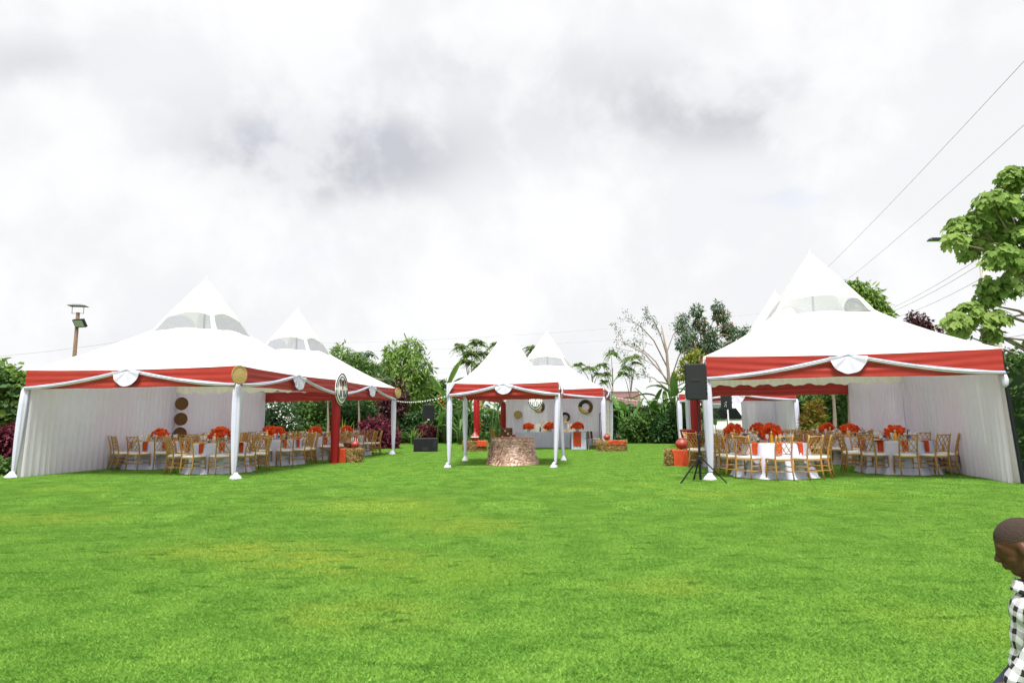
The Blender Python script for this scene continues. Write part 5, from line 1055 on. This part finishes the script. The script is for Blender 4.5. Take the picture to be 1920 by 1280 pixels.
# keep only the scalp part of the cap (above a line from brow to nape)
me = hh.data; import bmesh
bmx = bmesh.new(); bmx.from_mesh(me); inv = HB.inverted()
bmesh.ops.delete(bmx, geom=[v for v in bmx.verts if (lambda q: q.z < .022-.45*(-q.x-.01)*(1 if q.x < 0 else 0)-.05*(q.x < -.03) + (.30*q.x if q.x > 0 else 0))(inv @ (v.co-hc))], context='VERTS'); bmx.to_mesh(me); bmx.free()
for s in (-1, 1):
    e = MB(); ell(e, hp(.0765, s*.027, .003), (.004, .009, .0035), hr, 10, 8); e.build('eye', BLK, ps, True)
plaid = bpy.data.materials.new('plaid_flannel'); plaid.use_nodes = True; t_ = plaid.node_tree; pb = t_.nodes['Principled BSDF']; pb.inputs['Roughness'].default_value = .9
nn = t_.nodes.new; ll = t_.links.new; tcx = nn('ShaderNodeTexCoord'); sx = nn('ShaderNodeSeparateXYZ'); mpx = nn('ShaderNodeMapping'); mpx.inputs['Rotation'].default_value = (0, R(12), R(40)); nzp = nn('ShaderNodeTexNoise'); nzp.inputs['Scale'].default_value = 9; ll(tcx.outputs['Object'], nzp.inputs['Vector']); vsp = nn('ShaderNodeVectorMath'); vsp.operation = 'MULTIPLY_ADD'; ll(nzp.outputs['Color'], vsp.inputs[0]); vsp.inputs[1].default_value = (.06, .06, .06); ll(tcx.outputs['Object'], vsp.inputs[2]); ll(vsp.outputs[0], mpx.inputs[0]); ll(mpx.outputs[0], sx.inputs[0])
def stripe(o, off):
    a = nn('ShaderNodeMath'); a.operation = 'MULTIPLY_ADD'; ll(o, a.inputs[0]); a.inputs[1].default_value = 19; a.inputs[2].default_value = off; fr = nn('ShaderNodeMath'); fr.operation = 'FRACT'; ll(a.outputs[0], fr.inputs[0]); st_ = nn('ShaderNodeMath'); st_.operation = 'GREATER_THAN'; ll(fr.outputs[0], st_.inputs[0]); st_.inputs[1].default_value = .52; return st_.outputs[0]
ad = nn('ShaderNodeMath'); ad.operation = 'ADD'; ll(stripe(sx.outputs[0], .1), ad.inputs[0]); ll(stripe(sx.outputs[2], .3), ad.inputs[1]); hf = nn('ShaderNodeMath'); hf.operation = 'MULTIPLY'; ll(ad.outputs[0], hf.inputs[0]); hf.inputs[1].default_value = .5
cr = nn('ShaderNodeValToRGB'); cr.color_ramp.interpolation = 'CONSTANT'; cr.color_ramp.elements[0].color = (.75, .75, .75, 1); cr.color_ramp.elements[1].position = .75; cr.color_ramp.elements[1].color = (.012, .012, .014, 1); e_ = cr.color_ramp.elements.new(.25); e_.color = (.42, .42, .43, 1); ll(hf.outputs[0], cr.inputs[0]); ll(cr.outputs[0], pb.inputs['Base Color'])
shirt = MB(); ell(shirt, (-.03, 0, .565), (.100, .140, .100), (0, 0, 0), 24, 14); ell(shirt, (-.025, 0, .47), (.100, .128, .125), (0, 0, 0), 24, 14); ell(shirt, (-.025, 0, .40), (.092, .124, .08), (0, 0, 0), 24, 14); cap(shirt, (-.025, 0, .40), (-.02, 0, .35), .104, .108, 24)
for s in (-1, 1):
    sh = Vector((-.02, s*.118, .595)); el = Vector((-.01, s*.150, .465)) if s > 0 else Vector((-.06, s*.14, .47)); wr = Vector((.085 if s > 0 else -.05, s*.15, .325 if s > 0 else .35)); cap(shirt, sh, el, .048, .044); cap(shirt, el, el.lerp(wr, .92), .044, .038); cap(shirt, (-.02, s*.03, .625), sh, .04, .046)
fuse(shirt, 'shirt', plaid, .007, 4)
col_ = MB()
for s in (-1, 1): col_.grid(lambda a, b: (neck+Vector((.055*math.cos(a*math.pi)-.02+.018*b*math.cos(a*math.pi), s*(.050*math.sin(a*math.pi)+.02*b*math.sin(a*math.pi)+.002), -.015-.045*b+.012*math.cos(a*3)))), 12, 4)
co = col_.build('collar', plaid, ps, True); so = co.modifiers.new('thick', 'SOLIDIFY'); so.thickness = .006
tr_ = MB(); ell(tr_, (-.02, 0, .365), (.080, .112, .075), (0, 0, 0), 20, 12)
for s in (-1, 1):
    ph_ = 1 if s < 0 else -1; hip, knee = Vector((-.01, s*.05, .36)), Vector((.02+.10*ph_, s*.055, .20)); ank = Vector((-.04+.12*ph_ if ph_ > 0 else -.20, s*.055, .05 if ph_ > 0 else .075)); cap(tr_, hip, knee, .066, .050); cap(tr_, knee, knee.lerp(ank, .8), .048, .042)
fuse(tr_, 'trousers', mat('dark_denim', (.03, .04, .07), .9, (.045, .055, .09), 30), .008, 4)
for s in (-1, 1):
    ph_ = 1 if s < 0 else -1; ank = Vector((-.04+.12*ph_ if ph_ > 0 else -.20, s*.055, .05 if ph_ > 0 else .075)); sm_ = MB(); cap(sm_, ank+Vector((-.012, 0, -.022)), ank+Vector((.088, 0, -.026)), .027, .023); sm_.build('shoe', BLK, ps, True)
